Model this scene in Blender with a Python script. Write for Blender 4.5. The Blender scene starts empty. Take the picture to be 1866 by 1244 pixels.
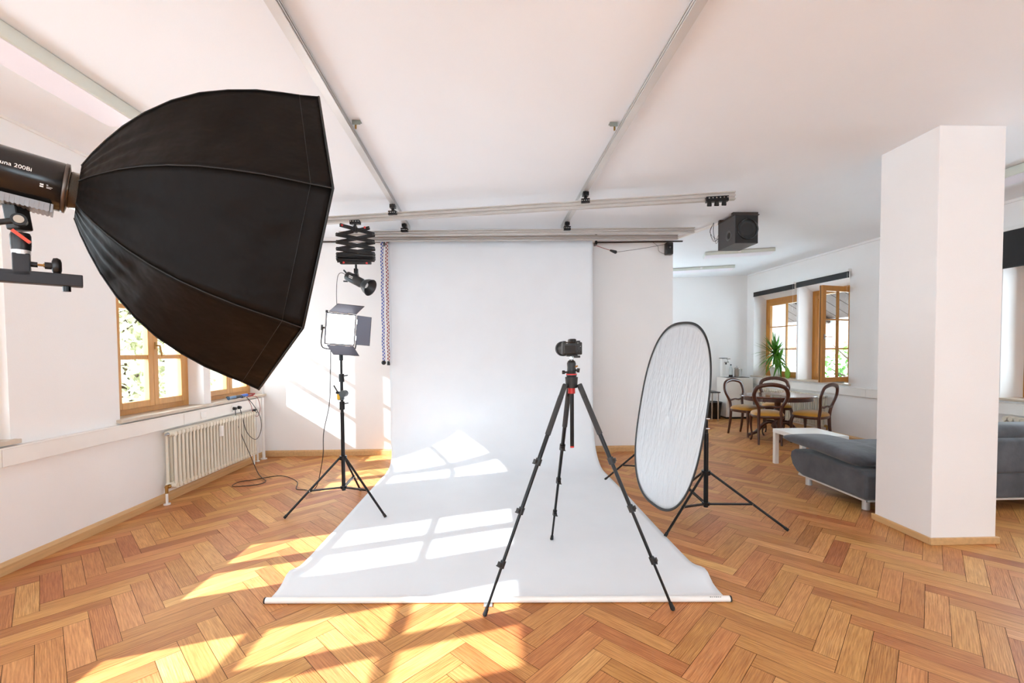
import bpy, bmesh, math, random
from mathutils import Vector, Matrix, Quaternion
random.seed(7)
PI = math.pi
SC = bpy.context.scene
COL = SC.collection
V = Vector

# ------------------------------------------------------------------ camera, world, sun, exposure
FPX, CYPX = 808.654, 664.826
cam_data = bpy.data.cameras.new('camera')
cam = bpy.data.objects.new('camera', cam_data)
COL.objects.link(cam)
SC.camera = cam
fw = V((0.0296466, 0.99905093, -0.03191121))
rt = V((0.99952092, -0.02991421, -0.00794143))
up = V((0.00888849, 0.03166049, 0.99945916))
cam.matrix_world = Matrix(((rt.x, up.x, -fw.x, 0), (rt.y, up.y, -fw.y, 0), (rt.z, up.z, -fw.z, 1.478), (0, 0, 0, 1)))
cam_data.sensor_width = 36.0
cam_data.sensor_fit = 'HORIZONTAL'
cam_data.lens = 36.0 * FPX / 1866
cam_data.shift_y = (CYPX - 622.0) / 1866
cam_data.clip_start = 0.02
cam_data.clip_end = 300

world = bpy.data.worlds.new('world')
SC.world = world
world.use_nodes = True
wn = world.node_tree
bg = wn.nodes['Background']
bg.inputs[0].default_value = (0.73, 0.885, 0.985, 1)
bg.inputs[1].default_value = 7.3
sun_d = bpy.data.lights.new('sun', 'SUN')
sun_d.energy = 15.0
sun_d.angle = math.radians(0.55)
sun_d.color = (0.95, 0.96, 1.0)
sun = bpy.data.objects.new('sun', sun_d)
COL.objects.link(sun)
sun.rotation_euler = V((1.0, 0.325, -0.65)).to_track_quat('-Z', 'Y').to_euler()
sun.location = (-8, 0, 8)

SC.view_settings.view_transform = 'Standard'
SC.view_settings.look = 'None'
SC.view_settings.gamma = 1.0
SC.view_settings.use_curve_mapping = False
SC.view_settings.exposure = 0.40
SC.cycles.use_denoising = True
SC.cycles.max_bounces = 12
SC.cycles.diffuse_bounces = 8
SC.cycles.glossy_bounces = 4
SC.cycles.transmission_bounces = 6
SC.cycles.transparent_max_bounces = 12
SC.cycles.caustics_reflective = False
SC.cycles.caustics_refractive = False
SC.cycles.sample_clamp_indirect = 8.0
SC.cycles.blur_glossy = 1.0

# window portals: sky light enters through the windows and the added unseen openings
def portal(loc, out, w, hgt):
    d = bpy.data.lights.new('portal', 'AREA')
    d.shape = 'RECTANGLE'
    d.size = w
    d.size_y = hgt
    d.cycles.is_portal = True
    o = bpy.data.objects.new('portal', d)
    COL.objects.link(o)
    o.location = loc
    o.rotation_euler = (-V(out)).to_track_quat('-Z', 'Y').to_euler()

# ------------------------------------------------------------------ materials
MATS = {}
def srgb(c):
    return tuple(((x / 12.92) if x <= 0.04045 else ((x + 0.055) / 1.055) ** 2.4) for x in [v / 255.0 for v in c])
def mat(name, col, rough=0.5, metal=0.0, bump=0.0, bscale=80.0, var=0.0, vscale=6.0, emit=None, estr=0.0, stretch=None, sheen=0.0, coat=0.0, bdist=0.003, spec=0.5):
    if name in MATS:
        return MATS[name]
    m = bpy.data.materials.new(name)
    m.use_nodes = True
    n = m.node_tree
    b = n.nodes['Principled BSDF']
    c = srgb(col) + (1,)
    b.inputs['Base Color'].default_value = c
    b.inputs['Roughness'].default_value = rough
    b.inputs['Metallic'].default_value = metal
    b.inputs['Specular IOR Level'].default_value = spec
    b.inputs['Sheen Weight'].default_value = sheen
    b.inputs['Coat Weight'].default_value = coat
    if emit:
        b.inputs['Emission Color'].default_value = srgb(emit) + (1,)
        b.inputs['Emission Strength'].default_value = estr
    tc = n.nodes.new('ShaderNodeTexCoord')
    mp = n.nodes.new('ShaderNodeMapping')
    if stretch:
        mp.inputs['Scale'].default_value = stretch
    n.links.new(tc.outputs['Object'], mp.inputs['Vector'])
    nz = n.nodes.new('ShaderNodeTexNoise')
    nz.inputs['Scale'].default_value = vscale
    nz.inputs['Detail'].default_value = 5
    n.links.new(mp.outputs[0], nz.inputs['Vector'])
    mx = n.nodes.new('ShaderNodeMix')
    mx.data_type = 'RGBA'
    mx.blend_type = 'MULTIPLY'
    mx.inputs[0].default_value = 1.0
    mx.inputs[6].default_value = c
    cr = n.nodes.new('ShaderNodeValToRGB')
    v0 = 1.0 - max(var, 0.02)
    cr.color_ramp.elements[0].position = 0.3
    cr.color_ramp.elements[0].color = (v0, v0, v0, 1)
    cr.color_ramp.elements[1].position = 0.7
    cr.color_ramp.elements[1].color = (1, 1, 1, 1)
    n.links.new(nz.outputs['Fac'], cr.inputs[0])
    n.links.new(cr.outputs[0], mx.inputs[7])
    n.links.new(mx.outputs[2], b.inputs['Base Color'])
    if bump > 0:
        nb = n.nodes.new('ShaderNodeTexNoise')
        nb.inputs['Scale'].default_value = bscale
        nb.inputs['Detail'].default_value = 3
        n.links.new(mp.outputs[0], nb.inputs['Vector'])
        bp = n.nodes.new('ShaderNodeBump')
        bp.inputs['Strength'].default_value = bump
        bp.inputs['Distance'].default_value = bdist
        n.links.new(nb.outputs['Fac'], bp.inputs['Height'])
        n.links.new(bp.outputs[0], b.inputs['Normal'])
    MATS[name] = m
    return m

M_WALL = mat('wall_paint', (243, 242, 241), 0.85, bump=0.25, bscale=260, var=0.02, vscale=2)
M_CEIL = mat('ceiling_paint', (241, 245, 249), 0.62, bump=0.12, bscale=200, var=0.02, vscale=1.5)
M_TRIMW = mat('white_painted_board', (240, 237, 232), 0.5, var=0.03)
M_OAKB = mat('oak_board', (216, 174, 122), 0.42, var=0.18, vscale=5, stretch=(8, 0.6, 8), bump=0.1, bscale=60)
M_PINE = mat('pine_window_wood', (214, 158, 92), 0.38, var=0.12, vscale=8, stretch=(5, 5, 0.6))
M_AMBER = mat('amber_window_wood', (196, 132, 52), 0.35, var=0.14, vscale=8, stretch=(5, 5, 0.6))
M_SILL = mat('stone_sill', (206, 192, 174), 0.35, var=0.1, vscale=25)
M_ALU = mat('brushed_aluminium', (222, 222, 221), 0.34, 0.35, var=0.05)
M_ALU2 = mat('pale_anodised_aluminium', (196, 191, 185), 0.36, 0.6, var=0.04)
M_STEEL = mat('polished_steel', (190, 190, 190), 0.2, 1.0)
M_BLK = mat('black_plastic', (28, 28, 29), 0.42)
M_BLKM = mat('black_painted_metal', (22, 22, 24), 0.3, 0.4)
M_GREYM = mat('dark_grey_metal', (52, 53, 55), 0.35, 0.3)
M_RUB = mat('black_rubber', (20, 20, 20), 0.7)
M_RED = mat('red_plastic', (200, 40, 34), 0.4)
M_ORG = mat('orange_red_plastic', (226, 70, 36), 0.4)
M_CLOTHB = mat('black_softbox_fabric', (19, 14, 11), 0.5, spec=0.09, bump=0.5, bscale=9, var=0.15, vscale=30, bdist=0.02)
M_SILVERF = mat('silver_inner_fabric', (200, 200, 200), 0.35, 0.7, bump=0.3, bscale=30)
M_RAD = mat('cream_radiator_enamel', (228, 222, 206), 0.35, var=0.03)
M_WHITE = mat('white_plastic', (238, 238, 236), 0.4)
M_WHITEL = mat('white_laminate', (240, 238, 234), 0.35, var=0.03)
M_DIFF = mat('lamp_diffuser', (240, 236, 244), 0.3)
M_DIFFG = mat('lamp_side_acrylic', (216, 220, 210), 0.3)
M_MAH = mat('mahogany', (84, 42, 26), 0.28, var=0.35, vscale=9, stretch=(3, 3, 0.7), coat=0.3)
M_MAHT = mat('mahogany_top', (110, 58, 40), 0.2, var=0.3, vscale=6, stretch=(0.7, 4, 3), coat=0.5)
M_MUST = mat('mustard_velvet', (200, 140, 24), 0.7, sheen=0.5, var=0.2, vscale=12, bump=0.2, bscale=200)
M_SOFA = mat('grey_microfibre', (86, 88, 94), 0.85, sheen=0.2, var=0.5, vscale=6, bump=0.5, bscale=9, bdist=0.012)
M_LEAF = mat('green_leaf', (84, 140, 40), 0.4, var=0.35, vscale=9)
M_LEAFL = mat('light_green_leaf', (120, 170, 30), 0.4, var=0.2)
M_TREE = mat('pale_backlit_foliage', (212, 210, 172), 0.7, var=0.25, vscale=3)  # leaf colour paled to stand in for light shining through the leaves
M_BARK = mat('bark', (96, 78, 62), 0.9, var=0.3)
M_HOUSE = mat('render_white', (240, 238, 232), 0.8, var=0.04)
M_TILE = mat('roof_tile', (150, 110, 96), 0.8, var=0.2, vscale=8)
M_EAVE = mat('eave_boards', (84, 62, 48), 0.7, var=0.3, vscale=6, stretch=(8, 1, 1))
M_GROUND = mat('pale_bounce_ground', (222, 226, 230), 0.9, var=0.08, vscale=1)  # ground made pale so it bounces sunlight up onto the ceiling
M_BLUE = mat('blue_plastic', (30, 96, 190), 0.4)
M_PINKB = mat('red_cable', (150, 40, 36), 0.5)
M_TEXT = mat('white_print', (235, 235, 232), 0.5)
M_DARKT = mat('dark_print', (60, 60, 62), 0.5)
M_YEL = mat('yellow_sticker', (226, 178, 40), 0.5)
M_BRASS = mat('brass', (176, 140, 84), 0.3, 1.0)
M_LED = mat('led_face', (255, 255, 255), 0.4, emit=(255, 254, 252), estr=9.0)
M_BULB = mat('lamp_cob', (255, 250, 240), 0.4, emit=(255, 246, 232), estr=420.0)
M_SCREEN = mat('camera_screen', (24, 24, 26), 0.12)
M_BLIND = mat('black_blind', (20, 21, 24), 0.6)
M_TAPE = mat('silver_tape', (170, 178, 180), 0.25, 0.8, bump=0.4, bscale=60)
M_DOORM = mat('barndoor_metal', (86, 88, 100), 0.38, 0.4)

def glass_mat():
    m = bpy.data.materials.new('window_glass')
    m.use_nodes = True
    n = m.node_tree
    n.nodes.clear()
    o = n.nodes.new('ShaderNodeOutputMaterial')
    t = n.nodes.new('ShaderNodeBsdfTransparent')
    t.inputs[0].default_value = (0.97, 0.98, 0.98, 1)
    g = n.nodes.new('ShaderNodeBsdfGlossy')
    g.inputs['Roughness'].default_value = 0.02
    mx = n.nodes.new('ShaderNodeMixShader')
    lw = n.nodes.new('ShaderNodeLayerWeight')
    lw.inputs[0].default_value = 0.08
    n.links.new(lw.outputs['Fresnel'], mx.inputs[0])
    n.links.new(t.outputs[0], mx.inputs[1])
    n.links.new(g.outputs[0], mx.inputs[2])
    n.links.new(mx.outputs[0], o.inputs[0])
    return m
M_GLASS = glass_mat()

def paper_mat():
    # white vinyl backdrop: a little light comes through, faint scuffs on the floor part
    m = mat('white_vinyl', (231, 235, 239), 0.55, var=0.03, vscale=3, bump=0.12, bscale=2.2, bdist=0.02)
    return m
M_VINYL = paper_mat()

def reflector_mat():
    m = bpy.data.materials.new('reflector_fabric')
    m.use_nodes = True
    n = m.node_tree
    b = n.nodes['Principled BSDF']
    b.inputs['Base Color'].default_value = (0.60, 0.62, 0.64, 1)
    b.inputs['Metallic'].default_value = 0.35
    b.inputs['Roughness'].default_value = 0.36
    tc = n.nodes.new('ShaderNodeTexCoord')
    mp = n.nodes.new('ShaderNodeMapping')
    mp.inputs['Scale'].default_value = (26, 26, 1.6)
    n.links.new(tc.outputs['Object'], mp.inputs[0])
    nz = n.nodes.new('ShaderNodeTexNoise')
    nz.inputs['Scale'].default_value = 1.4
    nz.inputs['Detail'].default_value = 2
    nz.inputs['Distortion'].default_value = 0.6
    n.links.new(mp.outputs[0], nz.inputs['Vector'])
    bp = n.nodes.new('ShaderNodeBump')
    bp.inputs['Strength'].default_value = 0.55
    bp.inputs['Distance'].default_value = 0.012
    n.links.new(nz.outputs['Fac'], bp.inputs['Height'])
    n.links.new(bp.outputs[0], b.inputs['Normal'])
    return m
M_REFL = reflector_mat()

def floor_mat():
    m = bpy.data.materials.new('oak_parquet')
    m.use_nodes = True
    n = m.node_tree
    L = n.links.new
    b = n.nodes['Principled BSDF']
    uv = n.nodes.new('ShaderNodeUVMap')
    uv.uv_map = 'plank'
    at = n.nodes.new('ShaderNodeAttribute')
    at.attribute_name = 'tone'
    sep = n.nodes.new('ShaderNodeSeparateColor')
    L(at.outputs['Color'], sep.inputs[0])
    # long stretched grain
    mp = n.nodes.new('ShaderNodeMapping')
    mp.inputs['Scale'].default_value = (2.6, 62, 1)
    L(uv.outputs[0], mp.inputs[0])
    g1 = n.nodes.new('ShaderNodeTexNoise')
    g1.inputs['Scale'].default_value = 2.2
    g1.inputs['Detail'].default_value = 7
    g1.inputs['Roughness'].default_value = 0.62
    g1.inputs['Distortion'].default_value = 0.25
    L(mp.outputs[0], g1.inputs['Vector'])
    # cathedral rings
    mp2 = n.nodes.new('ShaderNodeMapping')
    mp2.inputs['Scale'].default_value = (1.6, 7, 1)
    L(uv.outputs[0], mp2.inputs[0])
    wv = n.nodes.new('ShaderNodeTexWave')
    wv.wave_type = 'RINGS'
    wv.inputs['Scale'].default_value = 5.0
    wv.inputs['Distortion'].default_value = 7.0
    wv.inputs['Detail'].default_value = 2.5
    wv.inputs['Detail Scale'].default_value = 0.8
    L(mp2.outputs[0], wv.inputs['Vector'])
    big = n.nodes.new('ShaderNodeTexNoise')
    big.inputs['Scale'].default_value = 5.0
    big.inputs['Detail'].default_value = 3
    mp3 = n.nodes.new('ShaderNodeMapping')
    mp3.inputs['Scale'].default_value = (0.8, 2.2, 1)
    L(uv.outputs[0], mp3.inputs[0])
    L(mp3.outputs[0], big.inputs['Vector'])
    ramp = n.nodes.new('ShaderNodeValToRGB')
    e = ramp.color_ramp.elements
    e[0].position = 0.0
    e[0].color = srgb((158, 102, 60)) + (1,)
    e[1].position = 1.0
    e[1].color = srgb((238, 194, 134)) + (1,)
    for ps, c in ((0.28, (190, 132, 84)), (0.55, (212, 158, 102)), (0.8, (224, 174, 114))):
        el = ramp.color_ramp.elements.new(ps)
        el.color = srgb(c) + (1,)
    # tone = plank random + large noise
    m1 = n.nodes.new('ShaderNodeMath')
    m1.operation = 'MULTIPLY_ADD'
    m1.inputs[1].default_value = 0.62
    L(sep.outputs[0], m1.inputs[0])
    m2 = n.nodes.new('ShaderNodeMath')
    m2.operation = 'MULTIPLY'
    m2.inputs[1].default_value = 0.42
    L(big.outputs['Fac'], m2.inputs[0])
    L(m2.outputs[0], m1.inputs[2])
    L(m1.outputs[0], ramp.inputs[0])
    gr = n.nodes.new('ShaderNodeValToRGB')
    gr.color_ramp.elements[0].position = 0.34
    gr.color_ramp.elements[0].color = (0.52, 0.42, 0.34, 1)
    gr.color_ramp.elements[1].position = 0.62
    gr.color_ramp.elements[1].color = (1, 1, 1, 1)
    L(g1.outputs['Fac'], gr.inputs[0])
    wr = n.nodes.new('ShaderNodeValToRGB')
    wr.color_ramp.elements[0].position = 0.05
    wr.color_ramp.elements[0].color = (0.60, 0.48, 0.40, 1)
    wr.color_ramp.elements[1].position = 0.55
    wr.color_ramp.elements[1].color = (1, 1, 1, 1)
    L(wv.outputs['Fac'], wr.inputs[0])
    mul = n.nodes.new('ShaderNodeMix')
    mul.data_type = 'RGBA'
    mul.blend_type = 'MULTIPLY'
    mul.inputs[0].default_value = 0.75
    L(ramp.outputs[0], mul.inputs[6])
    L(gr.outputs[0], mul.inputs[7])
    mul2 = n.nodes.new('ShaderNodeMix')
    mul2.data_type = 'RGBA'
    mul2.blend_type = 'MULTIPLY'
    mw = n.nodes.new('ShaderNodeMath')
    mw.operation = 'MULTIPLY'
    mw.inputs[1].default_value = 0.5
    L(sep.outputs[1], mw.inputs[0])
    L(mw.outputs[0], mul2.inputs[0])
    L(mul.outputs[2], mul2.inputs[6])
    L(wr.outputs[0], mul2.inputs[7])
    # reddish / yellowish shift per plank
    hs = n.nodes.new('ShaderNodeHueSaturation')
    hm = n.nodes.new('ShaderNodeMath')
    hm.operation = 'MULTIPLY_ADD'
    hm.inputs[1].default_value = 0.016
    hm.inputs[2].default_value = 0.487
    L(sep.outputs[2], hm.inputs[0])
    L(hm.outputs[0], hs.inputs['Hue'])
    hs.inputs['Saturation'].default_value = 1.06
    hs.inputs['Value'].default_value = 1.0
    L(mul2.outputs[2], hs.inputs['Color'])
    L(hs.outputs[0], b.inputs['Base Color'])
    b.inputs['Roughness'].default_value = 0.4
    b.inputs['Specular IOR Level'].default_value = 0.35
    bp = n.nodes.new('ShaderNodeBump')
    bp.inputs['Strength'].default_value = 0.18
    bp.inputs['Distance'].default_value = 0.002
    L(g1.outputs['Fac'], bp.inputs['Height'])
    L(bp.outputs[0], b.inputs['Normal'])
    return m
M_FLOOR = floor_mat()
M_GAP = mat('parquet_gap', (62, 38, 22), 0.8)

def chain_mat(name, col):
    m = bpy.data.materials.new(name)
    m.use_nodes = True
    n = m.node_tree
    b = n.nodes['Principled BSDF']
    tc = n.nodes.new('ShaderNodeTexCoord')
    ck = n.nodes.new('ShaderNodeTexChecker')
    ck.inputs['Scale'].default_value = 44
    ck.inputs['Color1'].default_value = srgb(col) + (1,)
    ck.inputs['Color2'].default_value = (0.75, 0.73, 0.72, 1)
    mp = n.nodes.new('ShaderNodeMapping')
    mp.inputs['Location'].default_value = (0.0, 0.003, 0.0)
    n.links.new(tc.outputs['Object'], mp.inputs[0])
    n.links.new(mp.outputs[0], ck.inputs['Vector'])
    n.links.new(ck.outputs['Color'], b.inputs['Base Color'])
    b.inputs['Roughness'].default_value = 0.45
    return m
M_CHB = chain_mat('blue_white_chain', (14, 66, 170))
M_CHR = chain_mat('red_white_chain', (140, 18, 14))

# ------------------------------------------------------------------ helpers
WM = {}          # world matrix of each thing / part that was built
def meta(o, label=None, cat=None, group=None, kind=None):
    if label: o['label'] = label
    if cat: o['category'] = cat
    if group: o['group'] = group
    if kind: o['kind'] = kind
    return o
def thing(name, loc, label, cat, rz=0.0, group=None):
    o = bpy.data.objects.new(name, None)
    o.empty_display_size = 0.1
    COL.objects.link(o)
    o.location = loc
    o.rotation_euler = (0, 0, rz)
    WM[o.name] = Matrix.Translation(V(loc)) @ Matrix.Rotation(rz, 4, 'Z')
    return meta(o, label, cat, group)

def basis(ax, ref=None):
    ax = V(ax).normalized()
    if ref is None:
        ref = V((0, 0, 1)) if abs(ax.z) < 0.9 else V((1, 0, 0))
    u = V(ref).cross(ax).normalized()
    v = ax.cross(u).normalized()
    return u, v, ax

class MB:
    def __init__(self):
        self.v = []
        self.f = []
        self.s = []
        self.X = Matrix.Identity(4)
    def _add(self, vs, fs, smooth=False):
        b = len(self.v)
        self.v += [self.X @ V(p) for p in vs]
        self.f += [tuple(b + i for i in f) for f in fs]
        self.s += [smooth] * len(fs)
        return self
    def box(self, x0, x1, y0, y1, z0, z1):
        vs = [(x, y, z) for z in (z0, z1) for y in (y0, y1) for x in (x0, x1)]
        return self._add(vs, [(0, 2, 3, 1), (4, 5, 7, 6), (0, 1, 5, 4), (2, 6, 7, 3), (0, 4, 6, 2), (1, 3, 7, 5)])
    def obox(self, c, ax, sx, sy, sz, ref=None):
        # box centred at c; local z along ax
        u, v, w = basis(ax, ref)
        c = V(c)
        vs = [c + u * (i * sx / 2) + v * (j * sy / 2) + w * (k * sz / 2) for k in (-1, 1) for j in (-1, 1) for i in (-1, 1)]
        return self._add(vs, [(0, 2, 3, 1), (4, 5, 7, 6), (0, 1, 5, 4), (2, 6, 7, 3), (0, 4, 6, 2), (1, 3, 7, 5)])
    def rbox(self, x0, x1, y0, y1, z0, z1, r=0.01, n=3):
        # box with every edge rounded
        bm = bmesh.new()
        bmesh.ops.create_cube(bm, size=1)
        for q in bm.verts:
            q.co = V(((x0 + x1) / 2 + q.co.x * (x1 - x0), (y0 + y1) / 2 + q.co.y * (y1 - y0), (z0 + z1) / 2 + q.co.z * (z1 - z0)))
        bmesh.ops.bevel(bm, geom=list(bm.edges), offset=r, segments=n, profile=0.5, affect='EDGES')
        bm.verts.index_update()
        self._add([tuple(q.co) for q in bm.verts], [tuple(q.index for q in f.verts) for f in bm.faces], True)
        bm.free()
        return self
    def bar(self, a, b, w, t, ref=None):
        a, b = V(a), V(b)
        return self.obox((a + b) / 2, b - a, w, t, (b - a).length, ref)
    def cyl(self, a, b, r0, r1=None, n=20, caps=True, smooth=True):
        r1 = r0 if r1 is None else r1
        a, b = V(a), V(b)
        u, v, w = basis(b - a)
        vs = []
        for p, r in ((a, r0), (b, r1)):
            for i in range(n):
                t = 2 * PI * i / n
                vs.append(p + u * r * math.cos(t) + v * r * math.sin(t))
        self._add(vs, [(i, (i + 1) % n, n + (i + 1) % n, n + i) for i in range(n)], smooth)
        if caps:
            self._add(vs[:n], [tuple(range(n - 1, -1, -1))])
            self._add(vs[n:], [tuple(range(n))])
        return self
    def lathe(self, prof, org=(0, 0, 0), ax=(0, 0, 1), n=28, caps=True, smooth=True, sx=1.0):
        u, v, w = basis(ax)
        org = V(org)
        vs = []
        for r, z in prof:
            for i in range(n):
                t = 2 * PI * i / n
                vs.append(org + w * z + u * r * sx * math.cos(t) + v * r * math.sin(t))
        fs = []
        for k in range(len(prof) - 1):
            for i in range(n):
                j = (i + 1) % n
                fs.append((k * n + i, k * n + j, (k + 1) * n + j, (k + 1) * n + i))
        self._add(vs, fs, smooth)
        if caps:
            self._add(vs[:n], [tuple(range(n - 1, -1, -1))])
            self._add(vs[-n:], [tuple(range(n))])
        return self
    def tube(self, pts, r, n=8, closed=False, smooth=True, sub=0):
        pts = [V(p) for p in pts]
        if sub:
            pts = spline(pts, sub, closed)
        m = len(pts)
        rr = r if isinstance(r, (list, tuple)) else None
        if rr:
            rr = [q if isinstance(q, tuple) else (q, q) for q in rr]
            if len(rr) != m:
                kk = len(rr) - 1
                new = []
                for i in range(m):
                    f = i / (m - 1) * kk
                    j = min(int(f), kk - 1)
                    f -= j
                    new.append(tuple(rr[j][c] * (1 - f) + rr[j + 1][c] * f for c in (0, 1)))
                rr = new
        vs = []
        pu = None
        for i, p in enumerate(pts):
            if closed:
                t = pts[(i + 1) % m] - pts[i - 1]
            else:
                t = pts[min(i + 1, m - 1)] - pts[max(i - 1, 0)]
            if t.length < 1e-9:
                t = V((0, 0, 1))
            t.normalize()
            if pu is None:
                u = basis(t)[0]
            else:
                u = pu - t * pu.dot(t)
                if u.length < 1e-6:
                    u = basis(t)[0]
                u.normalize()
            pu = u
            v = t.cross(u)
            R = rr[i] if rr else r
            rx, ry = R if isinstance(R, tuple) else (R, R)
            for k in range(n):
                a = 2 * PI * (k + 0.5) / n
                vs.append(p + u * rx * math.cos(a) + v * ry * math.sin(a))
        fs = []
        for i in range(m if closed else m - 1):
            for k in range(n):
                a, b = i * n, ((i + 1) % m) * n
                fs.append((a + k, a + (k + 1) % n, b + (k + 1) % n, b + k))
        self._add(vs, fs, smooth)
        if not closed:
            self._add(vs[:n], [tuple(range(n - 1, -1, -1))])
            self._add(vs[-n:], [tuple(range(n))])
        return self
    def sph(self, c, r, n=14, sz=1.0):
        c = V(c)
        prof = [(max(r * math.sin(PI * k / n), 1e-5), -r * sz * math.cos(PI * k / n)) for k in range(n + 1)]
        return self.lathe(prof, c, (0, 0, 1), 2 * n)
    def prism(self, poly, ax, org=(0, 0, 0), d0=0, d1=0.1, ref=None, smooth=False):
        u, v, w = basis(ax, ref)
        org = V(org)
        n = len(poly)
        vs = [org + u * p[0] + v * p[1] + w * d for d in (d0, d1) for p in poly]
        self._add(vs, [(i, (i + 1) % n, n + (i + 1) % n, n + i) for i in range(n)], smooth)
        self._add(vs[:n], [tuple(range(n - 1, -1, -1))])
        self._add(vs[n:], [tuple(range(n))])
        return self
    def quad(self, *p):
        return self._add(p, [tuple(range(len(p)))])
    def build(self, name, m, parent=None, bevel=0.0, org=None, label=None, fix=True, seg=2, subsurf=0, **kw):
        me = bpy.data.meshes.new(name)
        if parent is not None:
            W = WM[parent.name]
        else:
            W = Matrix.Translation(V(org)) if org is not None else Matrix.Identity(4)
        Wi = W.inverted()
        me.from_pydata([tuple(Wi @ p) for p in self.v], [], self.f)
        me.polygons.foreach_set('use_smooth', self.s)
        me.update()
        if fix:
            bm = bmesh.new()
            bm.from_mesh(me)
            bmesh.ops.recalc_face_normals(bm, faces=bm.faces)
            bm.to_mesh(me)
            bm.free()
        ms = m if isinstance(m, (list, tuple)) else [m]
        for k in ms:
            me.materials.append(k)
        o = bpy.data.objects.new(name, me)
        COL.objects.link(o)
        if parent is not None:
            o.parent = parent
        elif org is not None:
            o.location = org
        WM[o.name] = W
        if bevel > 0:
            bv = o.modifiers.new('bevel', 'BEVEL')
            bv.width = bevel
            bv.segments = seg
            bv.limit_method = 'ANGLE'
            bv.angle_limit = math.radians(40)
        if subsurf:
            ss = o.modifiers.new('subdivision', 'SUBSURF')
            ss.levels = ss.render_levels = subsurf
        meta(o, label, kw.get('cat'), kw.get('group'), kw.get('kind'))
        return o

def spline(pts, sub, closed=False):
    out = []
    m = len(pts)
    rng = m if closed else m - 1
    for i in range(rng):
        p1, p2 = pts[i], pts[(i + 1) % m]
        p0 = pts[i - 1] if (closed or i > 0) else p1
        p3 = pts[(i + 2) % m] if (closed or i + 2 < m) else p2
        for k in range(sub):
            t = k / sub
            out.append(0.5 * ((2 * p1) + (p2 - p0) * t + (2 * p0 - 5 * p1 + 4 * p2 - p3) * t * t + (3 * p1 - p0 - 3 * p2 + p3) * t ** 3))
    if not closed:
        out.append(pts[-1])
    return out

def copy_tree(o, parent=None):
    c = o.copy()
    COL.objects.link(c)
    if parent is not None:
        c.parent = parent
    for ch in list(o.children):
        copy_tree(ch, c)
    return c

def text_mesh(txt, size, parent, name, m, origin, xdir, ydir, depth=0.0006, label=None, align='LEFT'):
    cu = bpy.data.curves.new('t', 'FONT')
    cu.body = txt
    cu.size = size
    cu.extrude = depth
    cu.align_x = align
    to = bpy.data.objects.new('t', cu)
    COL.objects.link(to)
    dg = bpy.context.evaluated_depsgraph_get()
    me = bpy.data.meshes.new_from_object(to.evaluated_get(dg))
    bpy.data.objects.remove(to)
    bpy.data.curves.remove(cu)
    x = V(xdir).normalized()
    y = V(ydir)
    y = (y - x * y.dot(x)).normalized()
    z = x.cross(y)
    o3 = V(origin)
    W = WM[parent.name].inverted()
    for q in me.vertices:
        c = q.co
        q.co = W @ (o3 + x * c.x + y * c.y + z * c.z)
    me.materials.clear()
    me.materials.append(m)
    o = bpy.data.objects.new(name, me)
    COL.objects.link(o)
    o.parent = parent
    WM[o.name] = WM[parent.name]
    if label: o['label'] = label
    return o

# ------------------------------------------------------------------ room numbers
XL = -3.344            # left wall face
YB = 6.387             # back wall face
XE = 2.53              # right end of the back wall
H = 3.096              # ceiling
YR = -4.2              # rear wall behind the camera
WT = 0.42              # wall thickness
def xr(y): return 5.8625 - 0.0389 * y      # right wall face

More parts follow.
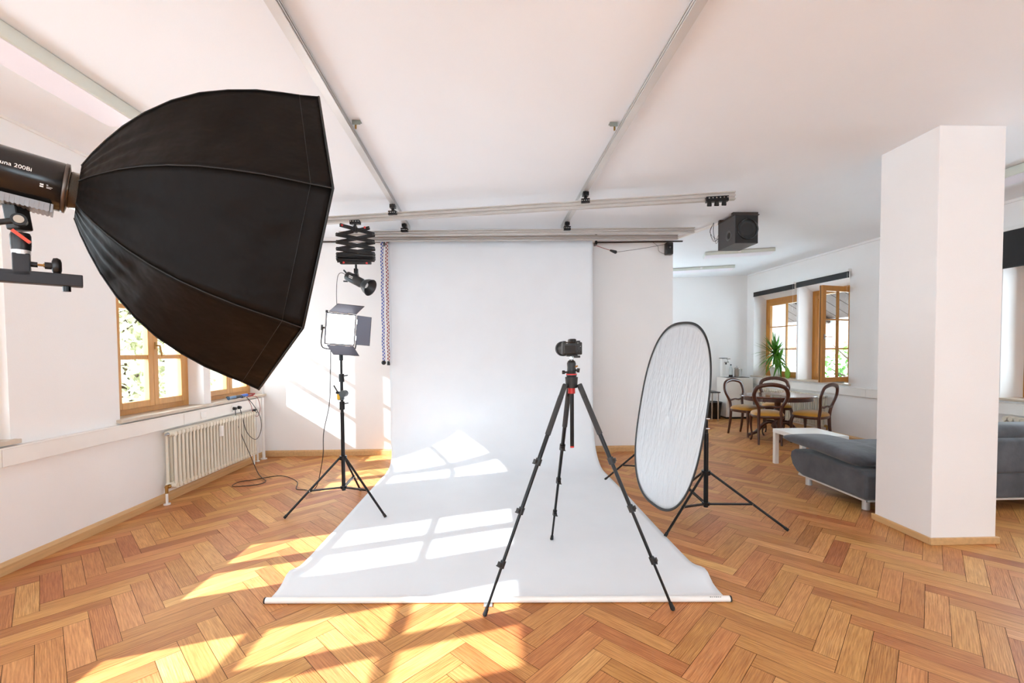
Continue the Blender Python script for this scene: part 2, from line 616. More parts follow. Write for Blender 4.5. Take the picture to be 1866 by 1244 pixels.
# ---- floor : individual herringbone blocks in one mesh, dark joints below
def build_floor():
    W, L, u0, v0, g = 0.1035, 0.501, 3.2528, 0.0, 0.0011
    c = math.sqrt(0.5)
    vs, fs, uvs, tones = [], [], [], []
    def plank(ua, ub, va, vb, along_u):
        pts = [(ua + g, va + g), (ub - g, va + g), (ub - g, vb - g), (ua + g, vb - g)]
        xy = [((p[0] - p[1]) * c, (p[0] + p[1]) * c) for p in pts]
        cx = sum(p[0] for p in xy) / 4
        cy = sum(p[1] for p in xy) / 4
        if cx < XL - 0.3 or cx > 6.3 or cy < YR - 0.3 or cy > 10.6:
            return
        b = len(vs)
        zz = random.uniform(-0.0005, 0.0)
        for x, y in xy:
            vs.append((x, y, zz))
        fs.append((b, b + 1, b + 2, b + 3))
        ou, ov = random.uniform(0, 40), random.uniform(0, 40)
        if random.random() < 0.5:
            off = [(ou, ov), (ou + L, ov), (ou + L, ov + W), (ou, ov + W)]
        else:
            off = [(ou + L, ov + W), (ou, ov + W), (ou, ov), (ou + L, ov)]
        if not along_u:
            off = off[1:] + off[:1]
        uvs.extend(off)
        t = min(max(random.gauss(0.5, 0.27), 0), 1)
        w = 1.0 if random.random() < 0.38 else 0.15
        tones.append((t, w * random.uniform(0.6, 1), random.random()))
    for m in range(-14, 16):
        tu, tv = m * (L + W), m * (W - L)
        for k in range(-120, 140):
            ua, va = u0 + k * W + tu, v0 + k * W + tv
            plank(ua, ua + L, va, va + W, True)
            plank(ua + L, ua + L + W, va + W - L, va + W, False)
    me = bpy.data.meshes.new('floor')
    n0 = len(fs)
    b = len(vs)
    vs += [(XL - 0.5, YR - 0.5, -0.004), (6.6, YR - 0.5, -0.004), (6.6, 11, -0.004), (XL - 0.5, 11, -0.004),
           (XL - 0.5, YR - 0.5, -0.2), (6.6, YR - 0.5, -0.2), (6.6, 11, -0.2), (XL - 0.5, 11, -0.2)]
    fs += [(b, b + 1, b + 2, b + 3), (b + 7, b + 6, b + 5, b + 4), (b, b + 4, b + 5, b + 1), (b + 1, b + 5, b + 6, b + 2), (b + 2, b + 6, b + 7, b + 3), (b + 3, b + 7, b + 4, b)]
    me.from_pydata(vs, [], fs)
    ul = me.uv_layers.new(name='plank')
    for i, q in enumerate(uvs):
        ul.data[i].uv = q
    at = me.color_attributes.new('tone', 'FLOAT_COLOR', 'CORNER')
    for i, t in enumerate(tones):
        for k in range(4):
            at.data[4 * i + k].color = (t[0], t[1], t[2], 1)
    me.materials.append(M_FLOOR)
    me.materials.append(M_GAP)
    for i in range(n0, len(fs)):
        me.polygons[i].material_index = 1
    o = bpy.data.objects.new('floor', me)
    COL.objects.link(o)
    meta(o, kind='structure')
build_floor()

MB().box(XL - WT, 6.4, YR - WT, 10.9, H, H + 0.25).build('ceiling', M_CEIL, kind='structure')

# ---- walls with window openings. frame: s along the wall (world Y), d outwards
def L2W(s, d, z): return V((XL - d, s, z))
def R2W(s, d, z): return V((xr(s) + d, s, z))
def wall_mesh(F, s0, s1, opens, name, zt=H, z0=0.0, z1=2.70, frame_top=2.52, depth=0.18):
    mb = MB()
    def hexa(sa, sb, za, zb, d0=0.0, d1=WT):
        q = [F(s, d, z) for z in (za, zb) for d in (d0, d1) for s in (sa, sb)]
        mb._add(q, [(0, 2, 3, 1), (4, 5, 7, 6), (0, 1, 5, 4), (2, 6, 7, 3), (0, 4, 6, 2), (1, 3, 7, 5)])
    cur = s0
    for (a, b, za, zb) in sorted(opens):
        if a > cur: hexa(cur, a, z0, zt)
        hexa(a, b, z0, za)
        hexa(a, b, zb, zt)
        # sloping soffit wedge down to the frame head
        q = [F(a, 0, zb), F(a, depth, zb), F(a, depth, frame_top), F(b, 0, zb), F(b, depth, zb), F(b, depth, frame_top)]
        mb._add(q, [(0, 1, 2), (3, 5, 4), (0, 2, 5, 3), (0, 3, 4, 1), (1, 4, 5, 2)])
        q = [F(s, d, z) for z in (frame_top + 0.03, zb) for d in (depth, WT) for s in (a, b)]
        mb._add(q, [(0, 2, 3, 1), (4, 5, 7, 6), (0, 1, 5, 4), (2, 6, 7, 3), (0, 4, 6, 2), (1, 3, 7, 5)])
        cur = b
    if cur < s1: hexa(cur, s1, z0, zt)
    return mb.build(name, M_WALL, kind='structure')

LOP = [(-3.6, -2.4), (-2.0, -0.8), (0.70, 1.86), (2.00, 3.12), (4.00, 5.12), (5.24, 6.36)]  # first two: unseen openings added to let in more sky light
ROP = [(-3.4, -2.2), (-1.8, -0.6), (2.45, 3.62), (3.72, 4.85), (6.93, 8.08), (8.12, 9.42)]  # first two: unseen frameless openings added to brighten the right side
SZ = 0.90
wall_mesh(L2W, YR - WT, YB + 0.3, [(a, b, SZ - 0.03, 2.70) if a > 0 else (a, b, SZ, 2.8) for a, b in LOP], 'wall_left')
wall_mesh(R2W, YR - WT, 10.9, [(a, b, SZ, 2.70) if a > 2 else (a, b, SZ, 2.95) for a, b in ROP], 'wall_right', depth=0.28)
# back wall and its return, far wall of the dining corner, rear wall
MB().box(XL - WT, XE, YB, YB + 0.3, 0, H).build('wall_back', M_WALL, kind='structure')
MB().box(XE - 0.3, XE, YB + 0.3, 10.5, 0, H).build('wall_return', M_WALL, kind='structure')
mb = MB()
def FW(s, d, z):
    # far wall frame: s from its left end, d outwards
    u = V((0.9848, -0.1736, 0))
    return V((XE - 0.3, 10.235, z)) + u * s + V((0.1736, 0.9848, 0)) * d
def fwbox(sa, sb, za, zb):
    q = [FW(s_, d, z) for z in (za, zb) for d in (0, WT) for s_ in (sa, sb)]
    mb._add(q, [(0, 2, 3, 1), (4, 5, 7, 6), (0, 1, 5, 4), (2, 6, 7, 3), (0, 4, 6, 2), (1, 3, 7, 5)])
fwbox(0, 0.5, 0, H)
fwbox(0.5, 1.6, 0, SZ)  # gap above this piece: hidden opening added to brighten the dining corner
fwbox(0.5, 1.6, 2.7, H)
fwbox(1.6, 4.1, 0, H)
mb.build('wall_far', M_WALL, kind='structure')
portal(FW(1.05, WT + 0.01, 1.8), (0.1736, 0.9848, 0), 1.1, 1.8)
mb = MB()
rops = [(-2.8, -1.0), (0.2, 2.0)]  # unseen rear openings, added to even out the light in the room
cur = XL - WT
for a, b in rops:
    mb.box(cur, a, YR - WT, YR, 0, H)
    mb.box(a, b, YR - WT, YR, 0, 0.85)
    mb.box(a, b, YR - WT, YR, 2.75, H)
    cur = b
mb.box(cur, 6.4, YR - WT, YR, 0, H)
mb.build('wall_rear', M_WALL, kind='structure')
for a, b in rops:
    portal(((a + b) / 2, YR - WT, 1.8), (0, -1, 0), b - a, 1.9)
for a, b in LOP:
    portal((XL - WT - 0.01, (a + b) / 2, 1.8), (-1, 0, 0), b - a, 1.9)
for a, b in ROP:
    portal((xr((a + b) / 2) + WT + 0.01, (a + b) / 2, 1.8 if a > 2 else 1.6), (1, 0, 0), b - a, 1.8 if a > 2 else 2.7)

# pillar
PX0, PX1, PY0, PY1 = 3.231, 3.731, 3.193, 3.69
MB().box(PX0, PX1, PY0, PY1, 0, H).build('trim_1', M_WALL, kind='structure', bevel=0.004)
t = 0.018
mb = MB().box(PX0 - t, PX1 + t, PY0 - t, PY0, 0, 0.052).box(PX0 - t, PX1 + t, PY1, PY1 + t, 0, 0.052)
mb.box(PX0 - t, PX0, PY0, PY1, 0, 0.052).box(PX1, PX1 + t, PY0, PY1, 0, 0.052)
mb.build('baseboard_pillar', M_OAKB, kind='structure', bevel=0.003)

# baseboards
def bb_poly(): return [(0, 0), (0.022, 0), (0.022, 0.06), (0.012, 0.078), (0.0, 0.085)]
def baseboard(name, a, b, inward):
    a, b = V(a), V(b)
    w = (b - a)
    mb = MB()
    prof = bb_poly()
    n = len(prof)
    i = V(inward)
    vs = [q + i * x + V((0, 0, z)) for q in (a, b) for x, z in prof]
    mb._add(vs, [(k, (k + 1) % n, n + (k + 1) % n, n + k) for k in range(n)] + [tuple(range(n - 1, -1, -1)), tuple(range(n, 2 * n))])
    mb.build(name, M_OAKB, kind='structure')
baseboard('baseboard_left', (XL, YR, 0), (XL, YB, 0), (1, 0, 0))
baseboard('baseboard_back', (XL, YB, 0), (XE, YB, 0), (0, -0.7, 0))
baseboard('baseboard_right', (xr(YR), YR, 0), (xr(9.6), 9.6, 0), (-1.2, 0, 0))
baseboard('baseboard_far', (XE, 10.18, 0), (5.49, 9.66, 0), (0, -0.7, 0))
baseboard('baseboard_return', (XE, YB, 0), (XE, 10.4, 0), (0.7, 0, 0))

# ceiling edge bead on the right wall
mb = MB()
q = [R2W(s, d, z) for z in (H - 0.03, H) for d in (-0.03, 0) for s in (YR, 9.6)]
mb._add(q, [(0, 2, 3, 1), (4, 5, 7, 6), (0, 1, 5, 4), (2, 6, 7, 3), (0, 4, 6, 2), (1, 3, 7, 5)])
mb.build('trim_2', M_WALL, kind='structure')
# cable duct on the ceiling running from the end of the back wall
MB().bar((2.60, 6.40, H - 0.012), (2.86, 5.55, H - 0.012), 0.03, 0.024).build('trim_3', M_TRIMW, kind='structure')
# thin bead at the top of the left wall
MB().box(XL, XL + 0.015, YR, YB, H - 0.02, H).build('trim_4', M_TRIMW, kind='structure')

# cable channel boards under the windows
def channel(F, s0, s1, name, joints):
    mb = MB()
    edges = [s0] + joints + [s1]
    for a, b in zip(edges[:-1], edges[1:]):
        q = [F(s, d, z) for z in (0.73, 0.85) for d in (-0.05, 0) for s in (a + 0.0015, b - 0.0015)]
        mb._add(q, [(0, 2, 3, 1), (4, 5, 7, 6), (0, 1, 5, 4), (2, 6, 7, 3), (0, 4, 6, 2), (1, 3, 7, 5)])
    q = [F(s, d, z) for z in (0.845, 0.858) for d in (-0.053, 0) for s in (s0, s1)]
    mb._add(q, [(0, 2, 3, 1), (4, 5, 7, 6), (0, 1, 5, 4), (2, 6, 7, 3), (0, 4, 6, 2), (1, 3, 7, 5)])
    mb.build(name, M_TRIMW, kind='structure', bevel=0.003)
channel(L2W, YR, 6.30, 'trim_5', [1.2, 3.02, 4.72])
channel(R2W, YR, 9.5, 'trim_6', [3.0, 6.55, 8.3])
# window sills
for k, (a, b) in enumerate([(LOP[2][0] - .03, LOP[3][1] + .03), (3.96, 6.375)]):
    MB().box(XL - 0.2, XL + 0.045, a, b, 0.87, 0.90).build('trim_%d' % (7 + k), M_SILL, kind='structure', bevel=0.003)
for k, (a, b) in enumerate([(ROP[2][0] - .03, ROP[3][1] + .03), (ROP[4][0] - .05, ROP[5][1] + .05)]):
    mb = MB()
    q = [R2W(s, d, z) for z in (0.88, 0.905) for d in (-0.04, 0.3) for s in (a, b)]
    mb._add(q, [(0, 2, 3, 1), (4, 5, 7, 6), (0, 1, 5, 4), (2, 6, 7, 3), (0, 4, 6, 2), (1, 3, 7, 5)])
    mb.build('trim_%d' % (10 + k), M_SILL, kind='structure', bevel=0.003)

# ------------------------------------------------------------------ windows
def fbox(mb, F, sa, sb, za, zb, d0, d1):
    q = [F(s, d, z) for z in (za, zb) for d in (d0, d1) for s in (sa, sb)]
    mb._add(q, [(0, 2, 3, 1), (4, 5, 7, 6), (0, 1, 5, 4), (2, 6, 7, 3), (0, 4, 6, 2), (1, 3, 7, 5)])
WIN = [0]
def R2WD(s_, d, z): return R2W(s_, d + 0.10, z)
def window_frame(F, a, b, m):
    WIN[0] += 1
    mb = MB()
    z0, z1 = SZ, 2.55
    fbox(mb, F, a, a + 0.10, z0, z1, 0.17, 0.25)
    fbox(mb, F, b - 0.09, b, z0, z1, 0.17, 0.25)
    fbox(mb, F, a + 0.10, b - 0.09, z0, z0 + 0.055, 0.17, 0.25)
    fbox(mb, F, a + 0.10, b - 0.09, 2.44, z1, 0.17, 0.25)
    return mb.build('window_%d' % WIN[0], m, kind='structure', bevel=0.004)
def sash(F, ga, gb, fa, fb, zb, zt, bars_z, bars_s, m, parent, d0=0.145, d1=0.20, name='sash', bt=0.022):
    """ga..gb glass, fa..fb outer edges of the sash"""
    mb = MB()
    lo, hi = SZ + 0.055, 2.44
    fbox(mb, F, fa, ga, lo, hi, d0, d1)
    fbox(mb, F, gb, fb, lo, hi, d0, d1)
    fbox(mb, F, ga, gb, lo, zb, d0, d1)
    fbox(mb, F, ga, gb, zt, hi, d0, d1)
    for z in bars_z:
        fbox(mb, F, ga, gb, z - bt, z + bt, d0 + 0.008, d1 - 0.005)
    for s in bars_s:
        fbox(mb, F, s - 0.011, s + 0.011, zb, zt, d0 + 0.008, d1 - 0.008)
    o = mb.build(name, m, parent, bevel=0.004)
    g = MB()
    fbox(g, F, ga - 0.004, gb + 0.004, zb - 0.004, zt + 0.004, 0.174, 0.178)
    g.build('pane', M_GLASS, o)
    return o
def handle(F, s, z, parent, m):
    mb = MB()
    fbox(mb, F, s - 0.012, s + 0.012, z - 0.035, z + 0.035, 0.137, 0.146)
    mb.cyl(F(s, 0.145, z), F(s, 0.10, z), 0.007)
    mb.bar(F(s, 0.102, z), F(s + 0.025, 0.10, z - 0.11), 0.018, 0.010)
    mb.build('handle', m, parent, bevel=0.002)
BZ = [1.445, 1.925]
for i, (a, b) in enumerate(LOP):
    if i < 2: continue
    w = window_frame(L2W, a, b, M_PINE)
    g0 = [0, 0, 0.86, 2.15, 4.205, 5.46][i] if i > 1 else a + 0.17
    s1 = sash(L2W, g0, g0 + 0.325, a + 0.09, g0 + 0.3875 , 1.02, 2.36, BZ, [], M_PINE, w)
    s2 = sash(L2W, g0 + 0.45, g0 + 0.775, g0 + 0.3885, b - 0.085, 1.02, 2.36, BZ, [], M_PINE, w)
    handle(L2W, g0 + 0.42, 1.56, s2, M_BRASS)
# right wall windows: one wide sash each, two by three panes; the one right of the pier stands open
for i, (a, b) in enumerate(ROP):
    if i < 2: continue
    w = window_frame(R2WD, a, b, M_AMBER)
    if i != 4:
        mid = (a + 0.17 + b - 0.16) / 2
        s1 = sash(R2WD, a + 0.17, b - 0.16, a + 0.09, b - 0.08, 1.02, 2.38, [1.47, 1.93], [mid], M_AMBER, w, bt=0.010)
        handle(R2WD, a + 0.13, 1.62, s1, M_STEEL)
    else:
        hinge = V((5.735, 7.03, 0))
        free = V((5.03, 6.80, 0))
        u = (free - hinge).normalized()
        nn = V((-u.y, u.x, 0))
        Wd = (free - hinge).length
        F = lambda s, d, z: hinge + u * s + nn * d + V((0, 0, z))
        mb = MB()
        lo, hi = 0.945, 2.46
        fbox(mb, F, 0, 0.07, lo, hi, -0.03, 0.03)
        fbox(mb, F, Wd - 0.075, Wd, lo, hi, -0.03, 0.03)
        fbox(mb, F, 0.07, Wd - 0.075, lo, lo + 0.075, -0.03, 0.03)
        fbox(mb, F, 0.07, Wd - 0.075, hi - 0.085, hi, -0.03, 0.03)
        for z in (1.47, 1.93):
            fbox(mb, F, 0.07, Wd - 0.075, z - 0.011, z + 0.011, -0.02, 0.02)
        c = 0.07 + (Wd - 0.145) / 2
        fbox(mb, F, c - 0.011, c + 0.011, lo + 0.075, hi - 0.085, -0.02, 0.02)
        so = mb.build('sash', M_AMBER, w, bevel=0.004, label='open sash swung into the room')
        g = MB()
        fbox(g, F, 0.066, Wd - 0.071, lo + 0.07, hi - 0.08, -0.003, 0.003)
        g.build('pane', M_GLASS, so)
        g = MB()
        fbox(g, F, Wd - 0.05, Wd - 0.025, 1.62, 1.70, 0.03, 0.04)
        g.cyl(F(Wd - 0.037, 0.035, 1.66), F(Wd - 0.037, 0.075, 1.66), 0.007)
        g.bar(F(Wd - 0.037, 0.072, 1.66), F(Wd - 0.15, 0.074, 1.655), 0.016, 0.01)
        g.build('handle', M_STEEL, so)
        g = MB()
        fbox(g, F, Wd, Wd + 0.003, lo, hi, -0.012, -0.004)
        g.build('seal', M_RUB, so)
        # second leaf frame, ajar behind
        s2 = sash(R2WD, 7.90, 7.93, 7.86, 7.99, 1.02, 2.38, [], [], M_AMBER, w, name='sash')

# roller blinds over the windows of the right wall
def blind(a, b, z0, z1, label, grp):
    t = thing('roller_blind', R2W((a + b) / 2, -0.03, z1), label, 'blind', group=grp)
    mb = MB()
    fbox(mb, R2W, a, b, z1 - 0.005, z1 + 0.035, -0.06, -0.002)
    mb.build('cassette', M_WHITE, t, bevel=0.004, label='white cassette')
    mb = MB()
    fbox(mb, R2W, a + 0.01, b - 0.01, z0, z1 - 0.005, -0.045, -0.035)
    mb.build('blind_fabric', M_BLIND, t, label='black fabric')
    mb = MB()
    fbox(mb, R2W, a + 0.01, b - 0.01, z0 - 0.012, z0, -0.05, -0.03)
    mb.build('hem_bar', M_GREYM if z1 - z0 > .2 else M_BLIND, t)
    MB().cyl(R2W(a + 0.02, -0.055, z1 - 0.02), R2W(a + 0.02, -0.055, z1 - 0.5), 0.0015, n=5).build('pull_cord', M_WHITE, t)
blind(8.13, 9.38, 2.60, 2.685, 'rolled-up black blind above the window with the yucca plant', 'rolled-up black blinds')
blind(6.90, 8.09, 2.61, 2.70, 'rolled-up black blind above the opened window', 'rolled-up black blinds')
blind(3.70, 4.87, 2.36, 2.76, 'black roller blind half lowered on the window right of the pillar', None)
mb = MB()

# ------------------------------------------------------------------ ceiling rails
def rail_profile(w, h):
    # aluminium track: flanged section seen from below / from the side
    f = h * 0.13
    k = w * 0.40
    return [(-w / 2, 0), (w / 2, 0), (w / 2, f), (w / 2 - k, f), (w / 2 - k, h * 0.42), (w / 2, h * 0.42), (w / 2, h * 0.58), (w / 2 - k, h * 0.58),
            (w / 2 - k, h - f), (w / 2, h - f), (w / 2, h), (-w / 2, h), (-w / 2, h - f), (-w / 2 + k, h - f), (-w / 2 + k, h * 0.58),
            (-w / 2, h * 0.58), (-w / 2, h * 0.42), (-w / 2 + k, h * 0.42), (-w / 2 + k, f), (-w / 2, f)]
def rail(a, b, w, h, m, label, group=None, name='ceiling_rail'):
    a, b = V(a), V(b)
    mb = MB().prism(rail_profile(w, h), b - a, a, 0, (b - a).length)
    return mb.build(name, m, None, org=a, label=label, cat='rail', group=group)
# prism(): local u = ref x axis (horizontal), v = downwards or up; z of org = one face of the rail
RZ = 2.995
RL = ((-0.94, 0.3, 3.045), (-1.15, 5.82, 3.045))
RR = ((0.97, 0.3, 3.045), (0.84, 5.78, 3.045))
rail(RL[0], RL[1], 0.052, 0.045, M_ALU, 'long aluminium ceiling rail running to the back wall, above the softbox side')
rail(RR[0], RR[1], 0.052, 0.045, M_ALU, 'long aluminium ceiling rail running to the back wall, above the camera tripod')
def lerp(a, b, t): return V(a) + (V(b) - V(a)) * t
def at_y(r, y):
    t = (y - r[0][1]) / (r[1][1] - r[0][1])
    return lerp(r[0], r[1], t)
B1 = ((-2.15, 5.03, 2.885), (2.24, 4.17, 2.885))
B2 = ((-1.95, 5.58, 2.90), (2.40, 5.40, 2.90))
B3 = ((-1.95, 5.83, 2.90), (2.33, 5.73, 2.90))
rail(B1[0], B1[1], 0.05, 0.075, M_ALU2, 'slanting crossbar nearest the viewer, hung under the two ceiling rails')
rail(B2[0], B2[1], 0.05, 0.062, M_ALU2, 'longer rear crossbar just in front of the shorter one, under the ceiling rails')
rail(B3[0], B3[1], 0.05, 0.062, M_ALU2, 'shorter rearmost crossbar close above the top of the backdrop')
def carriage(p, dirb, label, wheels=4, zt=3.0, size=0.085, post=True, group=None):
    p = V(p)
    d = V(dirb).normalized()
    t = thing('rail_carriage', p, label, 'carriage', group=group)
    mb = MB().obox(p, d, 0.062, 0.045, size)
    mb.build('carriage_plate', M_BLKM, t, bevel=0.004)
    side = d.cross(V((0, 0, 1))).normalized()
    if side.y > 0: side = -side
    for i in range(wheels):
        s = (i + 0.5) / wheels - 0.5
        c = p + d * size * s
        MB().cyl(c + side * 0.03, c + side * 0.037, 0.0055, n=10).build('bolt', M_STEEL, t)
    if post:
        MB().cyl(p + V((0, 0, 0.02)), V((p.x, p.y, zt)), 0.016, n=10).obox(V((p.x, p.y, zt - 0.03)), (0, 1, 0), 0.058, 0.035, 0.06).build('hanger', M_BLKM, t)
    return t
def onb(B, x):
    t = (x - B[0][0]) / (B[1][0] - B[0][0])
    return lerp(B[0], B[1], t)
for B, up_, nm in ((B1, 0.045, 'front slanting crossbar'), (B2, 0.04, 'rear crossbar')):
    for R_, sd in ((RL, 'left ceiling rail'), (RR, 'right ceiling rail')):
        x = R_[1][0]
        for _ in range(4):
            y = onb(B, x).y
            x = at_y(R_, y).x
        p = onb(B, x)
        carriage((p.x, p.y - 0.02, p.z + 0.065), V(B[1]) - V(B[0]), 'black carriage joining the %s to the %s' % (nm, sd), zt=3.05)
# four wheeled trolley parked at the end of the front bar
p = onb(B1, 2.07)
t = thing('trolley', (p.x, p.y, p.z), 'black wheeled trolley parked near the right end of the front crossbar', 'trolley')
d = (V(B1[1]) - V(B1[0])).normalized()
MB().obox(V(p) + V((0, -0.03, 0.005)), d, 0.05, 0.05, 0.2).build('trolley_body', M_BLKM, t, bevel=0.004)
for i in range(6):
    c = V(p) + d * (-0.083 + i * 0.033) + V((0, -0.058, 0.012))
    MB().cyl(c, c + V((0, -0.006, 0)), 0.006, n=10).build('bolt', M_STEEL, t)
for i in range(3):
    c = V(p) + d * (-0.07 + i * 0.065) + V((0, -0.035, -0.035))
    MB().cyl(c + V((0, 0, 0.02)), c + V((0, 0, -0.015)), 0.018, 0.022, n=14).cyl(c + V((-0.02, 0, -0.018)), c + V((0.02, 0, -0.018)), 0.006).build('wheel', M_BLK, t)
# small brackets that fix the rails to the ceiling
def bracket(x, y, s, lab):
    t = thing('ceiling_bracket', (x, y, H), lab, 'bracket')
    mb = MB().box(x + s * 0.02 - 0.028, x + s * 0.02 + 0.028, y - 0.02, y + 0.02, H - 0.006, H)
    mb.box(x + s * 0.02 - 0.028, x + s * 0.02 + 0.028, y - 0.02, y - 0.015, H - 0.03, H - 0.006)
    mb.build('angle_plate', mat('zinc_green', (150, 162, 156), 0.3, 0.8), t)
    MB().cyl((x + s * 0.01, y, H - 0.006), (x + s * 0.01, y, H - 0.05), 0.007, n=8).build('bolt', M_BRASS, t)
q = at_y(RL, 3.2)
bracket(q.x + 0.05, 3.2, 1, 'small zinc bracket fixing the left ceiling rail, halfway along it')
q = at_y(RR, 3.2)
bracket(q.x - 0.05, 3.2, -1, 'small zinc bracket fixing the right ceiling rail, halfway along it')
q = at_y(RR, 4.95)
bracket(q.x - 0.045, 4.95, -1, 'small zinc bracket on the right ceiling rail between the crossbars')

# ------------------------------------------------------------------ ceiling light panels
def light_panel(cx, cy, lx, ly, label, ang=0.0, h=0.055):
    t = thing('ceiling_light', (cx, cy, H), label, 'light', rz=ang)
    W = WM[t.name]
    mb = MB()
    mb.X = W
    mb.rbox(-lx / 2, lx / 2, -ly / 2, ly / 2, -h, -0.004, 0.006)
    mb.build('housing', M_DIFFG, t)
    mb = MB()
    mb.X = W
    mb.box(-lx / 2 + 0.012, lx / 2 - 0.012, -ly / 2 + 0.012, ly / 2 - 0.012, -h - 0.004, -h + 0.002)
    mb.build('diffuser', M_DIFF, t)
    mb = MB()
    mb.X = W
    mb.rbox(-0.02, 0.02, -ly / 2 - 0.006, -ly / 2 + 0.01, -h * 0.8, -0.01, 0.004)
    mb.build('end_clip', M_WHITE, t)
    return t
light_panel(3.99, 7.32, 1.04, 0.30, 'switched-off white ceiling panel light right behind the hanging subwoofer', -0.32)
light_panel(4.04, 8.80, 1.20, 0.34, 'switched-off white ceiling panel light farthest back, partly hidden by the wall corner', -0.34)
light_panel(-2.50, 2.35, 0.24, 1.56, 'long white ceiling light along the left wall above the lamp head', 0.0, 0.085)
light_panel(4.73, 3.35, 0.24, 1.56, 'long ceiling light glimpsed to the right of the pillar', 0.0, 0.085)

# ------------------------------------------------------------------ white vinyl backdrop
def backdrop():
    t = thing('studio_backdrop', (0.0, 5.98, 0.0), 'wide white vinyl backdrop sweeping from ceiling roller to the parquet', 'backdrop')
    prof = []
    zt, yb = 2.955, 5.99
    for k in range(22):
        prof.append((yb, zt - (zt - 0.62) * k / 21))
    r = 0.60
    for k in range(1, 20):
        a = PI / 2 * k / 20
        prof.append((yb - r * (1 - math.cos(a)) * 1.15, 0.62 - (0.62 - 0.004) * math.sin(a)))
    y0 = yb - r * 1.15
    yf = 2.60
    for k in range(0, 61):
        s = k / 60
        prof.append((y0 + (yf - y0) * s, 0.004))
    n = 64
    vs, fs = [], []
    m = len(prof)
    rnd = random.Random(3)
    for j, (y, z) in enumerate(prof):
        k = max(0, min(1, (y0 - y) / (y0 - yf)))
        hang = max(0, min(1, (z - 0.02) / 0.40))
        hang = hang * hang * (3 - 2 * hang)
        xl = -1.46 * hang + (1 - hang) * (-1.375)
        xr_ = 1.275 * hang + (1 - hang) * (1.265 + 0.06 * k)
        # edges curl a little near the front bar
        curl = math.exp(-((y - 2.86) / 0.10) ** 2) * (z < 0.02)
        xl -= 0.012 * curl
        xr_ += 0.02 * curl
        for i in range(n + 1):
            u = i / n
            x = xl + (xr_ - xl) * u
            yy = y + (0.045 * (1 - u) - 0.045 * u) * k
            zz = z
            if z < 0.02:
                e = math.exp(-u * 22) + math.exp(-(1 - u) * 22)
                zz += e * (0.035 * curl + 0.006 * (0.5 + 0.5 * math.sin(y * 3.1)))
                zz += 0.0018 * (1 + math.sin(x * 3.1 + y * 2.2))
            else:
                yy += 0.006 * math.sin(x * 2.3 + 0.7) * hang
            vs.append(V((x, yy, zz)))
    for j in range(m - 1):
        for i in range(n):
            a = j * (n + 1) + i
            fs.append((a, a + 1, a + n + 2, a + n + 1))
    mb = MB()
    mb._add(vs, fs, True)
    o = mb.build('vinyl_sheet', M_VINYL, t)
    so = o.modifiers.new('solid', 'SOLIDIFY')
    so.thickness = 0.0012
    so.offset = 0
    # roller tube at the top
    MB().cyl((-1.49, 6.03, 2.965), (1.31, 6.03, 2.965), 0.034, n=24).build('roller_tube', M_WHITE, t)
    for x in (-1.53, 1.325):
        mb = MB().box(x - 0.012, x + 0.012, 5.98, 6.09, 2.90, 3.04).box(x - 0.012 if x > 0 else x - 0.012, x + 0.012, 5.98, YB - 0.012, 3.01, 3.04)
        mb.cyl((x - 0.02, 6.03, 2.965), (x + 0.02, 6.03, 2.965), 0.018)
        mb.build('roller_bracket', M_BLKM, t, label='black roller bracket')
    a, b = V((-1.385, 2.615, 0.018)), V((1.338, 2.515, 0.018))
    prof2 = [(0.018 * math.cos(k * PI / 8), 0.018 * math.sin(k * PI / 8)) for k in range(16)]
    mb = MB().tube([a, b], 0.017, n=16)
    bar = mb.build('bottom_bar', M_WHITEL, t, label='white tube weighting the front hem')
    d = (b - a).normalized()
    for p, s in ((a, -1), (b, 1)):
        MB().cyl(p, p + d * s * 0.009, 0.018, n=16).build('end_cap', M_BLK, bar, label='black end cap')
    # small printed maker's mark on the bar near its right end
    for k, w in enumerate((0.010, 0.006, 0.008, 0.010, 0.008, 0.007)):
        p = b + d * (-0.115 + k * 0.0115) + V((0, -0.0095, 0.0150))
        MB().obox(p, d, 0.0012, 0.007, w * 0.8, ref=(0, -1, 1.5)).build('printed_mark', M_DARKT, bar)
    return t
backdrop()
# square of silver tape at the front bar
MB().obox((-0.075, 2.545, 0.004), (0, -0.05, 1), 0.05, 0.05, 0.004).build('tape_square', M_TAPE, None, bevel=0.001, org=(-0.075, 2.545, 0.0),
    label='small crumpled square of silver tape on the floor beside the tripod foot', cat='tape')

# pull chains of the backdrop roller
def chain(x, m, label, weight):
    t = thing('pull_chain', (x, 5.93, 1.31), label, 'chain')
    mb = MB()
    for dx in (-0.010, 0.010):
        pts = [V((x + dx + 0.004 * math.sin(k * 0.7), 5.93, 2.93 - (2.93 - 1.36) * k / 40)) for k in range(41)]
        mb.tube(pts, 0.0085, n=6)
    mb.build('chain_loop', m, t)
    if weight:
        MB().sph((x, 5.93, 1.335), 0.03, 10).build('weight', M_BLK, t)
    else:
        MB().cyl((x, 5.93, 1.355), (x, 5.93, 1.30), 0.016, 0.02).build('weight', M_BLK, t)
    MB().box(x - 0.022, x + 0.022, 5.91, 5.99, 2.92, 2.975).build('chain_guide', M_BLK, t)
chain(-1.525, M_CHB, 'long blue and white checkered pull chain left of the backdrop', True)
chain(-1.462, M_CHR, 'long red and white checkered pull chain beside the backdrop edge', False)

